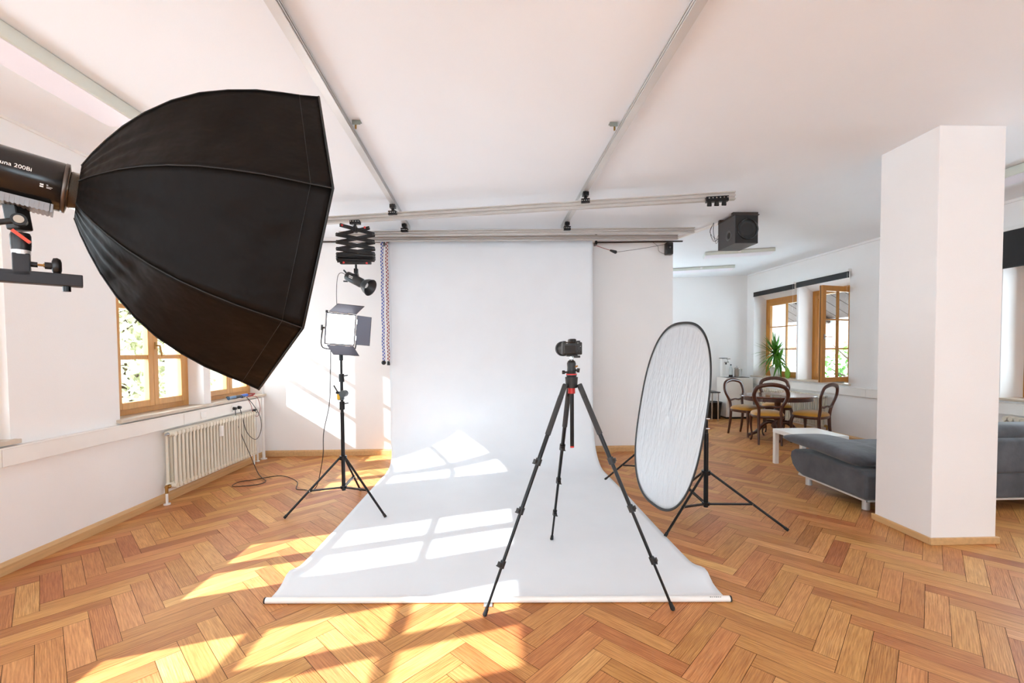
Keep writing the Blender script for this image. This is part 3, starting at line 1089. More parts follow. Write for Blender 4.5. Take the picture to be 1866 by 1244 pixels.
# plug and cord hanging from the right roller bracket, cable along the top of the back wall
mb = MB()
mb.tube([V((1.34, 6.05, 2.90)), V((1.45, 6.08, 2.87)), V((1.55, 6.1, 2.845))], 0.004, n=6, sub=5)
pl = mb.build('power_plug', M_PINKB, None, org=(1.34, 6.05, 2.9), label='red cord with black plug dangling from the backdrop bracket', cat='plug')
MB().cyl((1.54, 6.10, 2.848), (1.60, 6.10, 2.828), 0.012, 0.022).sph((1.615, 6.10, 2.823), 0.024, 8).build('plug_body', M_BLK, pl, label='black plug')
MB().tube([V((1.63, 6.10, 2.822)), V((2.0, 6.25, 2.90)), V((2.30, 6.33, 2.965)), V((2.47, 6.36, 3.0))], 0.003, n=5, sub=4).build('plug_lead', M_BLK, pl)
MB().tube([V((XL + 0.02, 6.375, 3.035)), V((-1.6, 6.375, 3.03)), V((1.3, 6.37, 3.02)), V((2.2, 6.37, 3.03)), V((2.66, 6.37, 3.035))], 0.011, n=8, sub=4).build(
    'power_cable', mat('brown_black_cable', (52, 36, 30), 0.5), None, org=(0, 6.37, 3.03), label='dark cable run along the top of the back wall', cat='cable')

# ------------------------------------------------------------------ satellite speaker on the wall and subwoofer on the ceiling
t = thing('satellite_speaker', (2.44, 6.33, 2.92), 'little black satellite speaker mounted high on the back wall corner', 'speaker')
MB().rbox(2.39, 2.49, 6.27, 6.36, 2.83, 3.0, 0.012).build('speaker_cabinet', M_BLK, t)
MB().cyl((2.44, 6.272, 2.925), (2.44, 6.262, 2.925), 0.034, 0.036, n=24).build('speaker_surround', M_GREYM, t)
MB().lathe([(0.028, 0), (0.02, 0.006), (0.008, 0.012), (0.0, 0.012)], (2.44, 6.262, 2.925), (0, 1, 0)).lathe([(0.001, 0), (0.012, -0.001), (0.014, 0.004)], (2.44, 6.258, 2.925), (0, 1, 0)).build('speaker_cone', mat('cone_grey', (130, 130, 132), 0.3, 0.4), t)
MB().box(2.42, 2.46, 6.355, YB, 2.9, 2.95).build('wall_bracket', M_BLK, t)
MB().tube([V((2.39, 6.33, 2.84)), V((2.31, 6.35, 2.89)), V((2.30, 6.36, 2.96)), V((2.23, 6.37, 3.02))], 0.002, n=5, sub=4).build('speaker_wire', M_GREYM, t)

t = thing('subwoofer', (2.94, 5.42, 2.74), 'black subwoofer box hung under the ceiling with round driver', 'speaker')
sx0, sx1, sy0, sy1, sz0, sz1 = 2.795, 3.075, 5.20, 5.60, 2.725, 3.055
MB().box(sx0, sx1, sy0, sy1, sz0, sz1).build('cabinet', mat('subwoofer_grey_veneer', (74, 72, 72), 0.45, var=0.05), t, bevel=0.003)
MB().box(sx0 + 0.004, sx1 - 0.004, sy0 - 0.006, sy0, sz0 + 0.004, sz1 - 0.004).build('front_baffle', M_BLK, t, bevel=0.002)
cc = ((sx0 + sx1) / 2 + 0.01, sy0 - 0.006, sz0 + 0.165)
MB().lathe([(0.125, 0.0), (0.125, 0.012), (0.118, 0.016), (0.108, 0.012), (0.104, 0.0)], cc, (0, -1, 0), n=40, caps=False).build('driver_ring', mat('gloss_black', (30, 30, 32), 0.12), t)
MB().lathe([(0.106, 0.004), (0.095, 0.010), (0.085, 0.004), (0.03, -0.02), (0.026, -0.008), (0.001, -0.002)], cc, (0, -1, 0), n=40, caps=False).build('driver_cone', mat('cone_black', (14, 14, 15), 0.5), t)
MB().lathe([(0.062, 0.0), (0.062, 0.006), (0.05, 0.010), (0.042, 0.0), (0.036, -0.001), (0.001, -0.002)], (sx0, 5.33, sz0 + 0.12), (-1, 0, 0), n=30, caps=False).build('bass_port', mat('port_grey', (88, 88, 90), 0.3), t)
MB().lathe([(0.036, 0.0), (0.001, 0.0)], (sx0 - 0.0015, 5.33, sz0 + 0.12), (-1, 0, 0), n=30, caps=False).build('port_opening', mat('port_dark', (10, 10, 10), 0.6), t)
MB().box(sx0 - 0.01, sx1 + 0.012, sy0 + 0.02, sy0 + 0.06, sz1, H).box(sx0 - 0.01, sx1 + 0.012, sy1 - 0.06, sy1 - 0.02, sz1, H).box(sx0 - 0.004, sx1 + 0.012, sy0 - 0.004, sy1, sz1, sz1 + 0.012).build('mounting_board', mat('dark_brown_board', (58, 46, 40), 0.5), t)
mb = MB()
for k in range(5):
    rr_ = random.Random(k)
    mb.tube([V((2.75, 5.62, H - 0.01)), V((2.72 + rr_.uniform(-.03, .03), 5.62, 2.97)), V((2.76 + rr_.uniform(-.02, .02), 5.62, 2.86 + rr_.uniform(-.04, .04))), V((2.80, 5.60, 2.90 + rr_.uniform(-.05, .08)))], 0.0022, n=5, sub=5)
mb.build('cable_tangle', M_PINKB if False else M_GREYM, t, label='loose thin wires')

# ------------------------------------------------------------------ pantograph with strobe
def pantograph():
    p = onb(B1, -1.535)
    t = thing('pantograph', (p.x, p.y, 2.42), 'black scissor pantograph with red caps hung from the front crossbar', 'pantograph')
    y = p.y - 0.03
    x = p.x
    MB().obox((x, y + 0.005, 2.875), (V(B1[1]) - V(B1[0])), 0.05, 0.045, 0.11).build('carriage', M_BLKM, t, bevel=0.004)
    for i in range(4):
        MB().cyl((x - 0.04 + i * 0.027, y - 0.022, 2.88), (x - 0.04 + i * 0.027, y - 0.03, 2.88), 0.005, n=8).build('bolt', M_STEEL, t)
    MB().cyl((x, y, 2.86), (x, y, 2.78), 0.013).obox((x, y, 2.80), (0, 0, 1), 0.05, 0.03, 0.07).build('top_mount', M_BLKM, t)
    lv = [2.825, 2.745, 2.665, 2.592, 2.535, 2.505, 2.485, 2.468]
    wd = 0.205
    hw0 = 0.17
    def armbar(za, zb, d, wa=wd, wb=wd):
        MB().bar((x - wa, y + d, za), (x + wb, y + d, zb), 0.040, 0.014, ref=(0, 1, 0)).build('scissor_arm', M_BLKM, t, bevel=0.005)
        MB().cyl((x - wa + 0.01, y + d - 0.014, za), (x - wa + 0.01, y + d + 0.014, za), 0.010, n=10).build('pivot', M_GREYM, t)
        MB().cyl((x + wb - 0.01, y + d - 0.014, zb), (x + wb - 0.01, y + d + 0.014, zb), 0.010, n=10).build('pivot', M_GREYM, t)
    for k in range(len(lv) - 1):
        za, zb = lv[k], lv[k + 1]
        if k == 0:
            armbar(za + 0.02, zb, -0.012, 0.16, wd)
            armbar(zb, za - 0.005, 0.012, wd, 0.15)
        else:
            armbar(za, zb, -0.012)
            armbar(zb, za, 0.012)
    armbar(2.452, 2.46, 0.0, 0.165, 0.165)
    MB().rbox(x - 0.165, x + 0.165, y - 0.03, y + 0.02, 2.425, 2.455, 0.008).build('lower_arm', M_BLKM, t)
    for cx, cz in ((x - 0.13, 2.838), (x + 0.11, 2.813), (x - 0.12, 2.44), (x + 0.125, 2.432)):
        MB().cyl((cx, y - 0.033, cz), (cx, y - 0.022, cz), 0.011, n=12).build('red_cap', M_RED, t, label='round red cap')
    MB().cyl((x, y, 2.43), (x, y, 2.37), 0.011).build('spigot', M_BLKM, t)
    # studio strobe
    s = thing('studio_strobe', (x, y, 2.24), 'black studio strobe with bowl reflector hanging under the pantograph', 'strobe')
    c = V((x + 0.015, y, 2.245))
    a = V((0.80, -0.28, -0.42)).normalized()
    MB().rbox(x - 0.02, x + 0.02, y - 0.02, y + 0.02, 2.33, 2.38, 0.006).bar((x, y, 2.35), c + V((0, 0, 0.02)), 0.045, 0.03).cyl((x - 0.04, y - 0.02, 2.315), (x + 0.02, y - 0.02, 2.315), 0.008).build('tilt_bracket', M_BLKM, s)
    b0, b1 = c - a * 0.15, c + a * 0.08
    body = MB().lathe([(0.040, 0), (0.050, 0.008), (0.052, 0.03), (0.052, 0.205), (0.046, 0.215), (0.044, 0.232)], b0, a, n=28).build('lamp_body', mat('strobe_grey', (50, 52, 54), 0.35, 0.3), s)
    MB().lathe([(0.044, 0.228), (0.05, 0.236), (0.062, 0.25), (0.080, 0.285), (0.090, 0.325), (0.093, 0.33), (0.088, 0.325), (0.070, 0.28), (0.045, 0.25)], b0, a, n=36, caps=False).build('bowl_reflector', M_GREYM, s)
    MB().cyl(b0 + a * 0.25, b0 + a * 0.27, 0.03, 0.03).build('flash_tube', M_WHITE, s)
    u_, v_, w_ = basis(a)
    up_ = (V((0, 0, 1)) - a * a.z).normalized()
    sd = a.cross(up_)
    if sd.y > 0: sd = -sd
    for r_, (l, sz, zz) in enumerate(((0.05, 0.012, 0.022), (0.058, 0.012, 0.006))):
        for k in range(int(l / 0.012)):
            nrm = (sd + up_ * (zz / 0.05)).normalized()
            MB().obox(b0 + a * (0.065 + 0.0135 * k + 0.004 * r_) + nrm * 0.0525, nrm, 0.0095, 0.009, 0.001, ref=a).build('printed_letter', M_TEXT, body)
    MB().bar(b0 + V((0, 0, 0.02)), b0 + V((-0.012, 0, 0.05)) - a * 0.03, 0.014, 0.014).bar(b0 - V((0, 0, 0.02)), b0 + V((0.005, 0, -0.062)), 0.014, 0.014).bar(b0 + V((0.005, 0, -0.062)), b0 + V((-0.04, 0, -0.06)), 0.014, 0.014).build('rear_grip', M_BLK, s)
    st = b0 - a * 0.005
    pts = [st, st + V((-0.06, 0, 0.03)), st + V((-0.10, 0.0, -0.02)), st + V((-0.115, 0.0, -0.2)), st + V((-0.115, 0.0, -0.42)), V((-1.70, 4.62, 1.86)), V((-1.60, 4.34, 1.76)), V((-1.52, 4.26, 1.70))]
    return pts
strobe_cable_pts = pantograph()

# ------------------------------------------------------------------ softbox with lamp head
AX = V((0.72447, 0.67688, -0.13034)).normalized()
CC = V((-0.7408, 1.4831, 1.8323))
e1 = (-AX).cross(V((0, 0, 1))).normalized()
e2 = e1.cross(-AX).normalized()
ROLL = 2.2334
PROF = [(-0.452, 0.070), (-0.436, 0.110), (-0.416, 0.152), (-0.390, 0.200), (-0.355, 0.252), (-0.31, 0.305), (-0.26, 0.350), (-0.205, 0.386), (-0.145, 0.418), (-0.09, 0.440), (-0.045, 0.456), (0.0, 0.475)]
def sb_pt(ax, rad, k, f=0.0, sag=0.0):
    a0 = ROLL + k * PI / 4
    d0 = e1 * math.cos(a0) + e2 * math.sin(a0)
    a1 = a0 + PI / 4
    d1 = e1 * math.cos(a1) + e2 * math.sin(a1)
    d = d0 * (1 - f) + d1 * f
    return CC + AX * ax + d * rad * (1 - sag)
def softbox():
    t = thing('softbox', CC - AX * 0.45, 'large black octagonal softbox seen from behind on the lamp head', 'softbox')
    NF = 16
    for k in range(8):
        vs, fs = [], []
        dense = []
        for i in range(len(PROF) - 1):
            (a0, r0), (a1, r1) = PROF[i], PROF[i + 1]
            for j in range(3):
                s = j / 3
                dense.append((a0 + (a1 - a0) * s, r0 + (r1 - r0) * s))
        dense.append(PROF[-1])
        m = len(dense)
        for i, (ax, r) in enumerate(dense):
            s = i / (m - 1)
            for j in range(NF + 1):
                f = j / NF
                w = 4 * f * (1 - f)
                rear = max(0, 1 - s * 2.2)
                sag = 0.028 * w * math.sin(PI * min(1, s * 1.05))
                sag += 0.05 * rear * math.sin(f * 23 + k * 1.7) * w + 0.002 * math.sin(s * 34 + f * 9 + k) * w
                vs.append(sb_pt(ax, r, k, f, sag))
        for i in range(m - 1):
            for j in range(NF):
                a = i * (NF + 1) + j
                fs.append((a, a + 1, a + NF + 2, a + NF + 1))
        mb = MB()
        mb._add(vs, fs, True)
        o = mb.build('fabric_panel', [M_CLOTHB, M_SILVERF], t)
        so = o.modifiers.new('solid', 'SOLIDIFY')
        so.thickness = 0.0015
        so.offset = -1
        so.material_offset = 1
        so.material_offset_rim = 0
        # seam piping along the rib
        MB().tube([sb_pt(ax, r + 0.001, k) for ax, r in PROF], 0.0016, n=6).build('seam', mat('seam_black', (16, 15, 15), 0.5), t)
    MB().tube([sb_pt(0, 0.476, k) for k in range(8)], 0.003, n=8, closed=True).build('rim_edge', mat('seam_black', (16, 15, 15), 0.5), t)
    MB().tube([sb_pt(-0.048, 0.457, k) for k in range(8)], 0.0007, n=6, closed=True).build('rim_seam', mat('seam_black', (16, 15, 15), 0.5), t)
    MB().lathe([(0.042, -0.469), (0.046, -0.466), (0.046, -0.453), (0.066, -0.450), (0.068, -0.446)], CC, AX, n=32, caps=False).build('speed_ring', M_BRASS if False else mat('silver_ring', (196, 186, 172), 0.25, 0.9), t, label='bare metal speed ring')
    return t
softbox()
def lamp_head():
    hb = -0.80
    A2 = (AX + V((0, 0, -0.10))).normalized()
    t = thing('lamp_head', CC + AX * -0.62 + V((0, 0, -0.06)), 'black cylindrical LED lamp head cut by the left picture edge', 'lamp')
    R_ = 0.060
    body = MB().lathe([(0.05, hb), (R_, hb + 0.01), (R_, -0.480), (R_ - 0.002, -0.478)], CC, AX, n=48).build('lamp_body', mat('lamp_black_gloss', (32, 29, 28), 0.2), t)
    MB().lathe([(R_ - 0.004, -0.480), (R_ + 0.001, -0.478), (R_ + 0.001, -0.471), (0.050, -0.469), (0.045, -0.468)], CC, AX, n=40, caps=False).build('front_ring', mat('lamp_ring', (96, 84, 76), 0.3, 0.6), t)
    MB().lathe([(0.044, -0.452), (0.030, -0.448), (0.001, -0.448)], CC, AX, n=30, caps=False).build('lens_plate', M_SILVERF, t)
    MB().lathe([(0.020, -0.444), (0.001, -0.444)], CC, AX, n=20, caps=False).build('led_chip', M_BULB, t)
    sd = AX.cross(V((0, 0, 1))).normalized()          # points to the right of the axis, towards the viewer
    upv = sd.cross(AX).normalized()
    # ribbed cooling rail under the body
    vb = MB()
    for k in range(38):
        c = CC + AX * (hb + 0.02 + k * 0.0078) - upv * (R_ + 0.006) + sd * 0.012
        vb.obox(c, AX, 0.056, 0.0205, 0.0042, ref=upv)
    vb.obox(CC + AX * ((hb - 0.495) / 2) - upv * (R_ + 0.005) + sd * 0.012, AX, 0.054, 0.019, -0.495 - hb, ref=upv)
    vb.build('cooling_fins', mat('fin_grey', (150, 150, 152), 0.35, 0.5), t, label='grey ribbed vent strip')
    nrm = (sd * 0.99 + upv * 0.04).normalized()
    text_mesh('Soluna 200Bi', 0.0125, body, 'lettering', M_TEXT, CC + AX * (-0.530) + nrm * (R_ + 0.0006), AX, upv, label='white lettering', align='RIGHT')
    n2 = (sd * 0.98 - upv * 0.2).normalized()
    for (dx, dz, w, h_) in ((-0.512, -0.024, 0.006, 0.003), (-0.512, -0.0195, 0.006, 0.003), (-0.503, -0.0185, 0.003, 0.0012), (-0.499, -0.0222, 0.010, 0.0008), (-0.500, -0.0248, 0.008, 0.0008)):
        MB().obox(CC + AX * dx + sd * math.sqrt(R_ * R_ - dz * dz) + upv * dz, AX, h_, 0.0012, w, ref=sd).build('printed_mark', M_TEXT, body)
    # yoke and tilt handle
    k = CC + AX * (-0.555)
    j = V((k.x, k.y, 1.765))
    MB().bar(k - upv * 0.058, j + V((0, 0, 0.01)), 0.036, 0.03).build('yoke', M_BLK, t, bevel=0.004)
    MB().cyl(j - sd * 0.0 + V((0, 0, 0.03)), j + sd * 0.034 + V((0, 0, 0.03)), 0.014, n=20).build('tilt_boss', M_BLK, t)
    MB().cyl(j + sd * 0.034 + V((0, 0, 0.03)), j + sd * 0.037 + V((0, 0, 0.03)), 0.009, n=20).build('boss_cap', mat('boss_beige', (176, 164, 150), 0.4, 0.5), t, label='pale metal boss')
    MB().bar(j + sd * 0.024 + V((0, 0, 0.03)), j + sd * 0.03 - AX * 0.05 + V((0, 0, 0.005)), 0.016, 0.012).build('tilt_lever', M_BLK, t, bevel=0.004)
    MB().lathe([(0.017, 0), (0.018, 0.012), (0.018, 0.034), (0.016, 0.04)], j - V((0, 0, 0.036)), (0, 0, 1)).build('stud_socket', M_BLK, t)
    MB().bar(j + sd * 0.019 + V((0, 0, 0.004)) - AX * 0.012, j + sd * 0.021 + AX * 0.016 + V((0, 0, -0.018)), 0.012, 0.007).build('release_tab', M_ORG, t, label='orange release tab')
    # T shaped boom that carries the head
    b = thing('boom_arm', (j.x, j.y, 1.66), 'black T-shaped steel boom carrying the lamp head at the left edge', 'boom')
    HX = V((AX.x, AX.y, 0)).normalized()
    z0 = 1.666
    MB().cyl((j.x, j.y, 1.718), (j.x, j.y, 1.728), 0.0165, n=24).build('collar', M_ALU, b, label='bright metal collar')
    mb = MB().bar(j - HX * 0.42 + V((0, 0, z0 - j.z)), j + HX * 0.105 + V((0, 0, z0 - j.z - 0.002)), 0.030, 0.030)
    mb.bar((j.x, j.y, z0), (j.x, j.y, 1.72), 0.030, 0.030, ref=HX)
    mb.build('arm_bar', mat('boom_black', (38, 38, 42), 0.45, 0.2), b, bevel=0.002)
    kn = V((j.x, j.y, 1.697))
    MB().cyl(kn + HX * 0.014, kn + HX * 0.026, 0.0065).build('knob_nut', M_BLK, b)
    MB().cyl(kn + HX * 0.026, kn + HX * 0.038, 0.0028).cyl(kn + HX * 0.036, kn + HX * 0.040, 0.005).build('knob_screw', M_BRASS, b)
    MB().cyl(kn + HX * 0.038, kn + HX * 0.052, 0.0085).lathe([(0.012, 0), (0.02, 0.003), (0.0215, 0.010), (0.018, 0.016), (0.01, 0.018)], kn + HX * 0.05, HX, n=12).build('knob', M_BLK, b, label='black clamping knob')
    MB().cyl(j + HX * 0.075 + V((0, 0, z0 - j.z - 0.016)), j + HX * 0.075 + V((0, 0, z0 - j.z - 0.03)), 0.008, n=6).build('nut', M_BLKM, b)
    # the stand of the boom, outside the picture to the left
    c = j - HX * 0.36
    MB().cyl((c.x, c.y, 0.05), (c.x, c.y, 1.66), 0.016).build('stand_pole', M_BLKM, b)
    for q in range(3):
        aa = 0.9 + q * 2 * PI / 3
        MB().cyl((c.x, c.y, 0.75), (c.x + 0.5 * math.cos(aa), c.y + 0.5 * math.sin(aa), 0.012), 0.011).build('leg', M_BLKM, b)
lamp_head()

# ------------------------------------------------------------------ light stands
def light_stand(c, feet, zc, zh, ztop, label, rp=0.0165, mid=0.56):
    t = thing('light_stand', (c[0], c[1], 0), label, 'light stand')
    cx, cy = c[0], c[1]
    MB().cyl((cx, cy, zh - 0.03), (cx, cy, ztop * 0.62), rp).build('lower_pole', M_BLKM, t)
    MB().cyl((cx, cy, ztop * 0.6), (cx, cy, ztop * 0.86), rp * 0.8).build('middle_pole', M_BLKM, t)
    MB().cyl((cx, cy, ztop * 0.84), (cx, cy, ztop), rp * 0.62).build('upper_pole', M_BLKM, t)
    MB().cyl((cx, cy, zc - 0.018), (cx, cy, zc + 0.018), rp * 1.9, n=18).cyl((cx, cy, zh - 0.012), (cx, cy, zh + 0.012), rp * 1.7, n=18).build('collar', M_BLKM, t)
    for f in feet:
        fv = V((f[0], f[1], 0.009))
        d = V((f[0] - cx, f[1] - cy, 0)).normalized()
        a = V((cx, cy, zc)) + d * rp * 1.8
        lg = MB().tube([a, fv], 0.0105, n=10).build('leg', M_BLKM, t)
        MB().cyl(fv - (fv - a).normalized() * 0.03, fv, 0.0125, n=10).build('foot_cap', M_RUB, lg)
        m = a + (fv - a) * mid
        h_ = V((cx, cy, zh)) + d * rp * 1.6
        for s in (-1, 1):
            w = V((-d.y, d.x, 0)) * 0.009 * s
            MB().bar(h_ + w, m + w, 0.008, 0.012).build('brace', M_BLKM, t)
        MB().cyl(m - V((-d.y, d.x, 0)) * 0.016, m + V((-d.y, d.x, 0)) * 0.016, 0.004, n=8).build('rivet', M_STEEL, t)
    return t
LX, LY = -1.475, 4.20
ls = light_stand((LX, LY), [(-1.92, 3.96), (-1.02, 3.94), (-1.49, 4.74)], 0.485, 0.205, 1.47, 'black tripod light stand carrying the square LED panel', 0.0175)
for z, s, nm in ((0.985, 1, 'clamp'), (1.245, 1, 'clamp')):
    mb = MB().cyl((LX, LY, z - 0.045), (LX, LY, z + 0.03), 0.024, n=18)
    mb.build(nm, M_BLKM, ls)
    MB().bar((LX + 0.02 * s, LY - 0.01, z + 0.01), (LX + 0.065 * s, LY - 0.02, z + 0.018), 0.014, 0.012).build('clamp_lever', M_BLK, ls, bevel=0.003)
# mid joint of the boom-type stand with lever and yellow sticker
mb = MB().rbox(LX - 0.035, LX + 0.02, LY - 0.03, LY + 0.02, 1.03, 1.10, 0.008)
mb.cyl((LX + 0.02, LY - 0.045, 1.09), (LX + 0.02, LY + 0.03, 1.09), 0.032, n=24)
mb.build('swivel_joint', mat('grey_cast_metal', (78, 86, 90), 0.35, 0.4), ls, label='grey cast swivel joint')
MB().box(LX - 0.034, LX - 0.008, LY - 0.0325, LY - 0.030, 1.038, 1.088).build('sticker', M_YEL, ls, label='yellow sticker')
MB().bar((LX - 0.03, LY - 0.02, 1.105), (LX - 0.065, LY - 0.025, 1.17), 0.014, 0.012).cyl((LX - 0.045, LY - 0.02, 1.10), (LX - 0.0, LY - 0.02, 1.10), 0.012).build('lock_lever', M_BLKM, ls, bevel=0.003)
MB().cyl((LX, LY, 1.40), (LX, LY, 1.49), 0.018).bar((LX - 0.045, LY, 1.487), (LX - 0.01, LY, 1.495), 0.012, 0.01).build('spigot_head', M_BLKM, ls)

def led_panel():
    t = thing('led_panel', (LX - 0.01, LY, 1.69), 'glowing square LED panel with black barn doors on the light stand', 'light')
    nrm = V((0.42, -0.90, -0.10)).normalized()
    side = V((0.90, 0.42, 0)).normalized()
    side = (side - nrm * side.dot(nrm)).normalized()
    upv = side.cross(nrm).normalized()
    if upv.z < 0: upv = -upv
    # slight roll clockwise
    rl = math.radians(-4)
    side, upv = side * math.cos(rl) + upv * math.sin(rl), -side * math.sin(rl) + upv * math.cos(rl)
    c = V((LX - 0.005, LY - 0.0, 1.695))
    P = lambda a, b, d: c + side * a + upv * b + nrm * d
    def bx(mb, a0, a1, b0, b1, d0, d1):
        q = [P(a, b, d) for d in (d0, d1) for b in (b0, b1) for a in (a0, a1)]
        mb._add(q, [(0, 2, 3, 1), (4, 5, 7, 6), (0, 1, 5, 4), (2, 6, 7, 3), (0, 4, 6, 2), (1, 3, 7, 5)])
        return mb
    w, h_ = 0.13, 0.145
    bx(MB(), -w, w, -h_, h_, -0.035, 0.045).build('housing', mat('panel_housing', (150, 152, 160), 0.35, 0.5), t, bevel=0.004, label='silver-grey housing')
    fr = MB()
    bx(fr, -w, -w + 0.010, -h_, h_, 0.045, 0.052)
    bx(fr, w - 0.010, w, -h_, h_, 0.045, 0.052)
    bx(fr, -w, w, -h_, -h_ + 0.010, 0.045, 0.052)
    bx(fr, -w, w, h_ - 0.010, h_, 0.045, 0.052)
    fr.build('front_frame', M_DOORM, t)
    bx(MB(), -w + 0.010, w - 0.010, -h_ + 0.010, h_ - 0.010, 0.046, 0.049).build('diffuser', M_LED, t, label='bright white light face')
    # barn doors: top, right, bottom
    def door(p, q, r, s, nm):
        n = (q - p).cross(r - q).normalized() * 0.002
        mb = MB()
        mb._add([p + n, q + n, r + n, s + n, p - n, q - n, r - n, s - n], [(0, 1, 2, 3), (7, 6, 5, 4), (0, 4, 5, 1), (1, 5, 6, 2), (2, 6, 7, 3), (3, 7, 4, 0)])
        o = mb.build('barn_door', M_DOORM, t, label=nm)
        MB().tube([p, q, r, s], 0.0028, n=6, closed=True).build('door_edge', M_BLKM, o)
        e = (q - p)
        for f in (0.22, 0.78):
            MB().obox(p + e * f, e, 0.012, 0.012, 0.045).build('hinge', M_STEEL, o)
    door(P(-w + 0.02, h_ + 0.008, 0.05), P(w, h_ + 0.008, 0.05), P(w + 0.055, h_ + 0.085, 0.125), P(-w + 0.085, h_ + 0.085, 0.125), 'top barn door')
    door(P(w + 0.01, -h_ + 0.012, 0.05), P(w + 0.01, h_ - 0.005, 0.05), P(w + 0.13, h_ - 0.01, 0.09), P(w + 0.13, -h_ + 0.012, 0.09), 'right barn door')
    door(P(-w + 0.02, -h_ - 0.006, 0.05), P(w - 0.01, -h_ - 0.006, 0.05), P(w + 0.04, -h_ - 0.085, 0.12), P(-w + 0.075, -h_ - 0.085, 0.12), 'bottom barn door')
    # u-shaped yoke
    MB().tube([P(-w - 0.018, 0.0, 0.0), P(-w - 0.024, -0.08, 0), P(-w - 0.022, -0.155, 0), P(-w + 0.01, -h_ - 0.045, 0), P(0, -h_ - 0.05, 0), P(w - 0.01, -h_ - 0.045, 0), P(w + 0.02, -0.155, 0), P(w + 0.018, 0, 0)], 0.0055, n=8, sub=4).build('yoke', M_BLKM, t)
    MB().cyl(P(-w, 0.0, 0), P(-w - 0.022, 0.0, 0), 0.008).obox(P(-w - 0.026, 0.0, 0), upv, 0.010, 0.014, 0.05).build('yoke_knob', M_BLK, t)
    MB().cyl(P(0, -h_ - 0.055, 0), (LX, LY, 1.47), 0.014).build('mount_socket', M_BLKM, t)
    bx(MB(), -w - 0.002, -w + 0.018, h_ - 0.004, h_ + 0.018, -0.03, 0.0).build('switch_box', M_BLK, t)
led_panel()
MB().tube(strobe_cable_pts, 0.0032, n=6, sub=6).build('strobe_cable', M_BLK, None, org=(-1.75, 4.87, 1.5), label='thin black cable dropping from the hanging strobe to the back of the LED panel', cat='cable')

# cable on the floor from the panel to the wall sockets
pts = [V((LX - 0.10, LY + 0.02, 1.54)), V((-1.575, 4.20, 1.35)), V((-1.60, 4.22, 1.0)), V((-1.67, 4.25, 0.72)), V((-1.70, 4.30, 0.50)), V((-1.76, 4.37, 0.30)), V((-1.84, 4.48, 0.14)), V((-1.95, 4.60, 0.04)), V((-2.08, 4.78, 0.006)), V((-2.20, 4.82, 0.006)), V((-2.32, 5.10, 0.006)), V((-2.62, 5.35, 0.006)),
       V((-2.85, 5.20, 0.006)), V((-2.98, 5.12, 0.006)), V((-2.95, 4.95, 0.006)), V((-2.72, 5.0, 0.006)), V((-2.68, 5.12, 0.008)), V((-2.78, 5.24, 0.01)), V((-2.95, 5.45, 0.03)), V((-3.10, 5.58, 0.20)), V((-3.20, 5.60, 0.42)), V((-3.235, 5.55, 0.62)), V((-3.26, 5.56, 0.795))]
MB().tube(pts, 0.0042, n=6, sub=7).build('power_cable', M_BLK, None, org=(-2.6, 5.0, 0), label='black power cable trailing over the parquet from LED panel to wall socket', cat='cable')
pts = [V((-3.26, 5.66, 0.795)), V((-3.22, 5.63, 0.7)), V((-3.18, 5.66, 0.48)), V((-3.15, 5.80, 0.36)), V((-3.16, 5.95, 0.45)), V((-3.18, 5.98, 0.62)), V((-3.2, 5.86, 0.80)), V((-3.24, 5.78, 0.91))]
MB().tube(pts, 0.0042, n=6, sub=6).build('power_cable', M_BLK, None, org=(-3.2, 5.8, 0.36), label='black cable looping down in front of the left radiator from the socket', cat='cable')
pts = [V((-3.24, 5.80, 0.915)), V((-3.19, 5.92, 0.90)), V((-3.2, 6.02, 0.75)), V((-3.21, 5.98, 0.64)), V((-3.215, 5.88, 0.68)), V((-3.22, 5.84, 0.80)), V((-3.26, 5.82, 0.915))]
MB().tube(pts, 0.0035, n=6, sub=6).build('red_cord', M_PINKB, None, org=(-3.2, 5.9, 0.9), label='thin red cord hanging in a loop off the left window sill', cat='cable')

# sockets on the channel
def socket(y, n, label):
    t = thing('wall_socket', (XL + 0.052, y, 0.79), label, 'socket')
    MB().rbox(XL + 0.05, XL + 0.062, y - 0.04 * n, y + 0.04 * n, 0.755, 0.828, 0.004).build('socket_plate', M_WHITE, t)
    return t
s = socket(5.61, 1.45, 'white double wall socket with two black plugs above the left radiator')
for y in (5.565, 5.665):
    MB().cyl((XL + 0.062, y, 0.793), (XL + 0.098, y, 0.793), 0.021, 0.016, n=16).build('plug', M_BLK, s, label='black plug')
socket(5.02, 0.95, 'small empty white socket on the cable channel under the left sill')
t = thing('thermostat_dial', (XL + 0.06, 6.03, 0.66), 'small black round knob on the pipe at the right end of the left radiator', 'knob')
MB().cyl((XL + 0.05, 6.03, 0.70), (XL + 0.09, 6.03, 0.70), 0.026, n=20).build('dial_ring', M_BLK, t)
MB().cyl((XL + 0.0, 6.03, 0.70), (XL + 0.092, 6.03, 0.70), 0.014, n=16).build('dial_cap', M_WHITE, t)

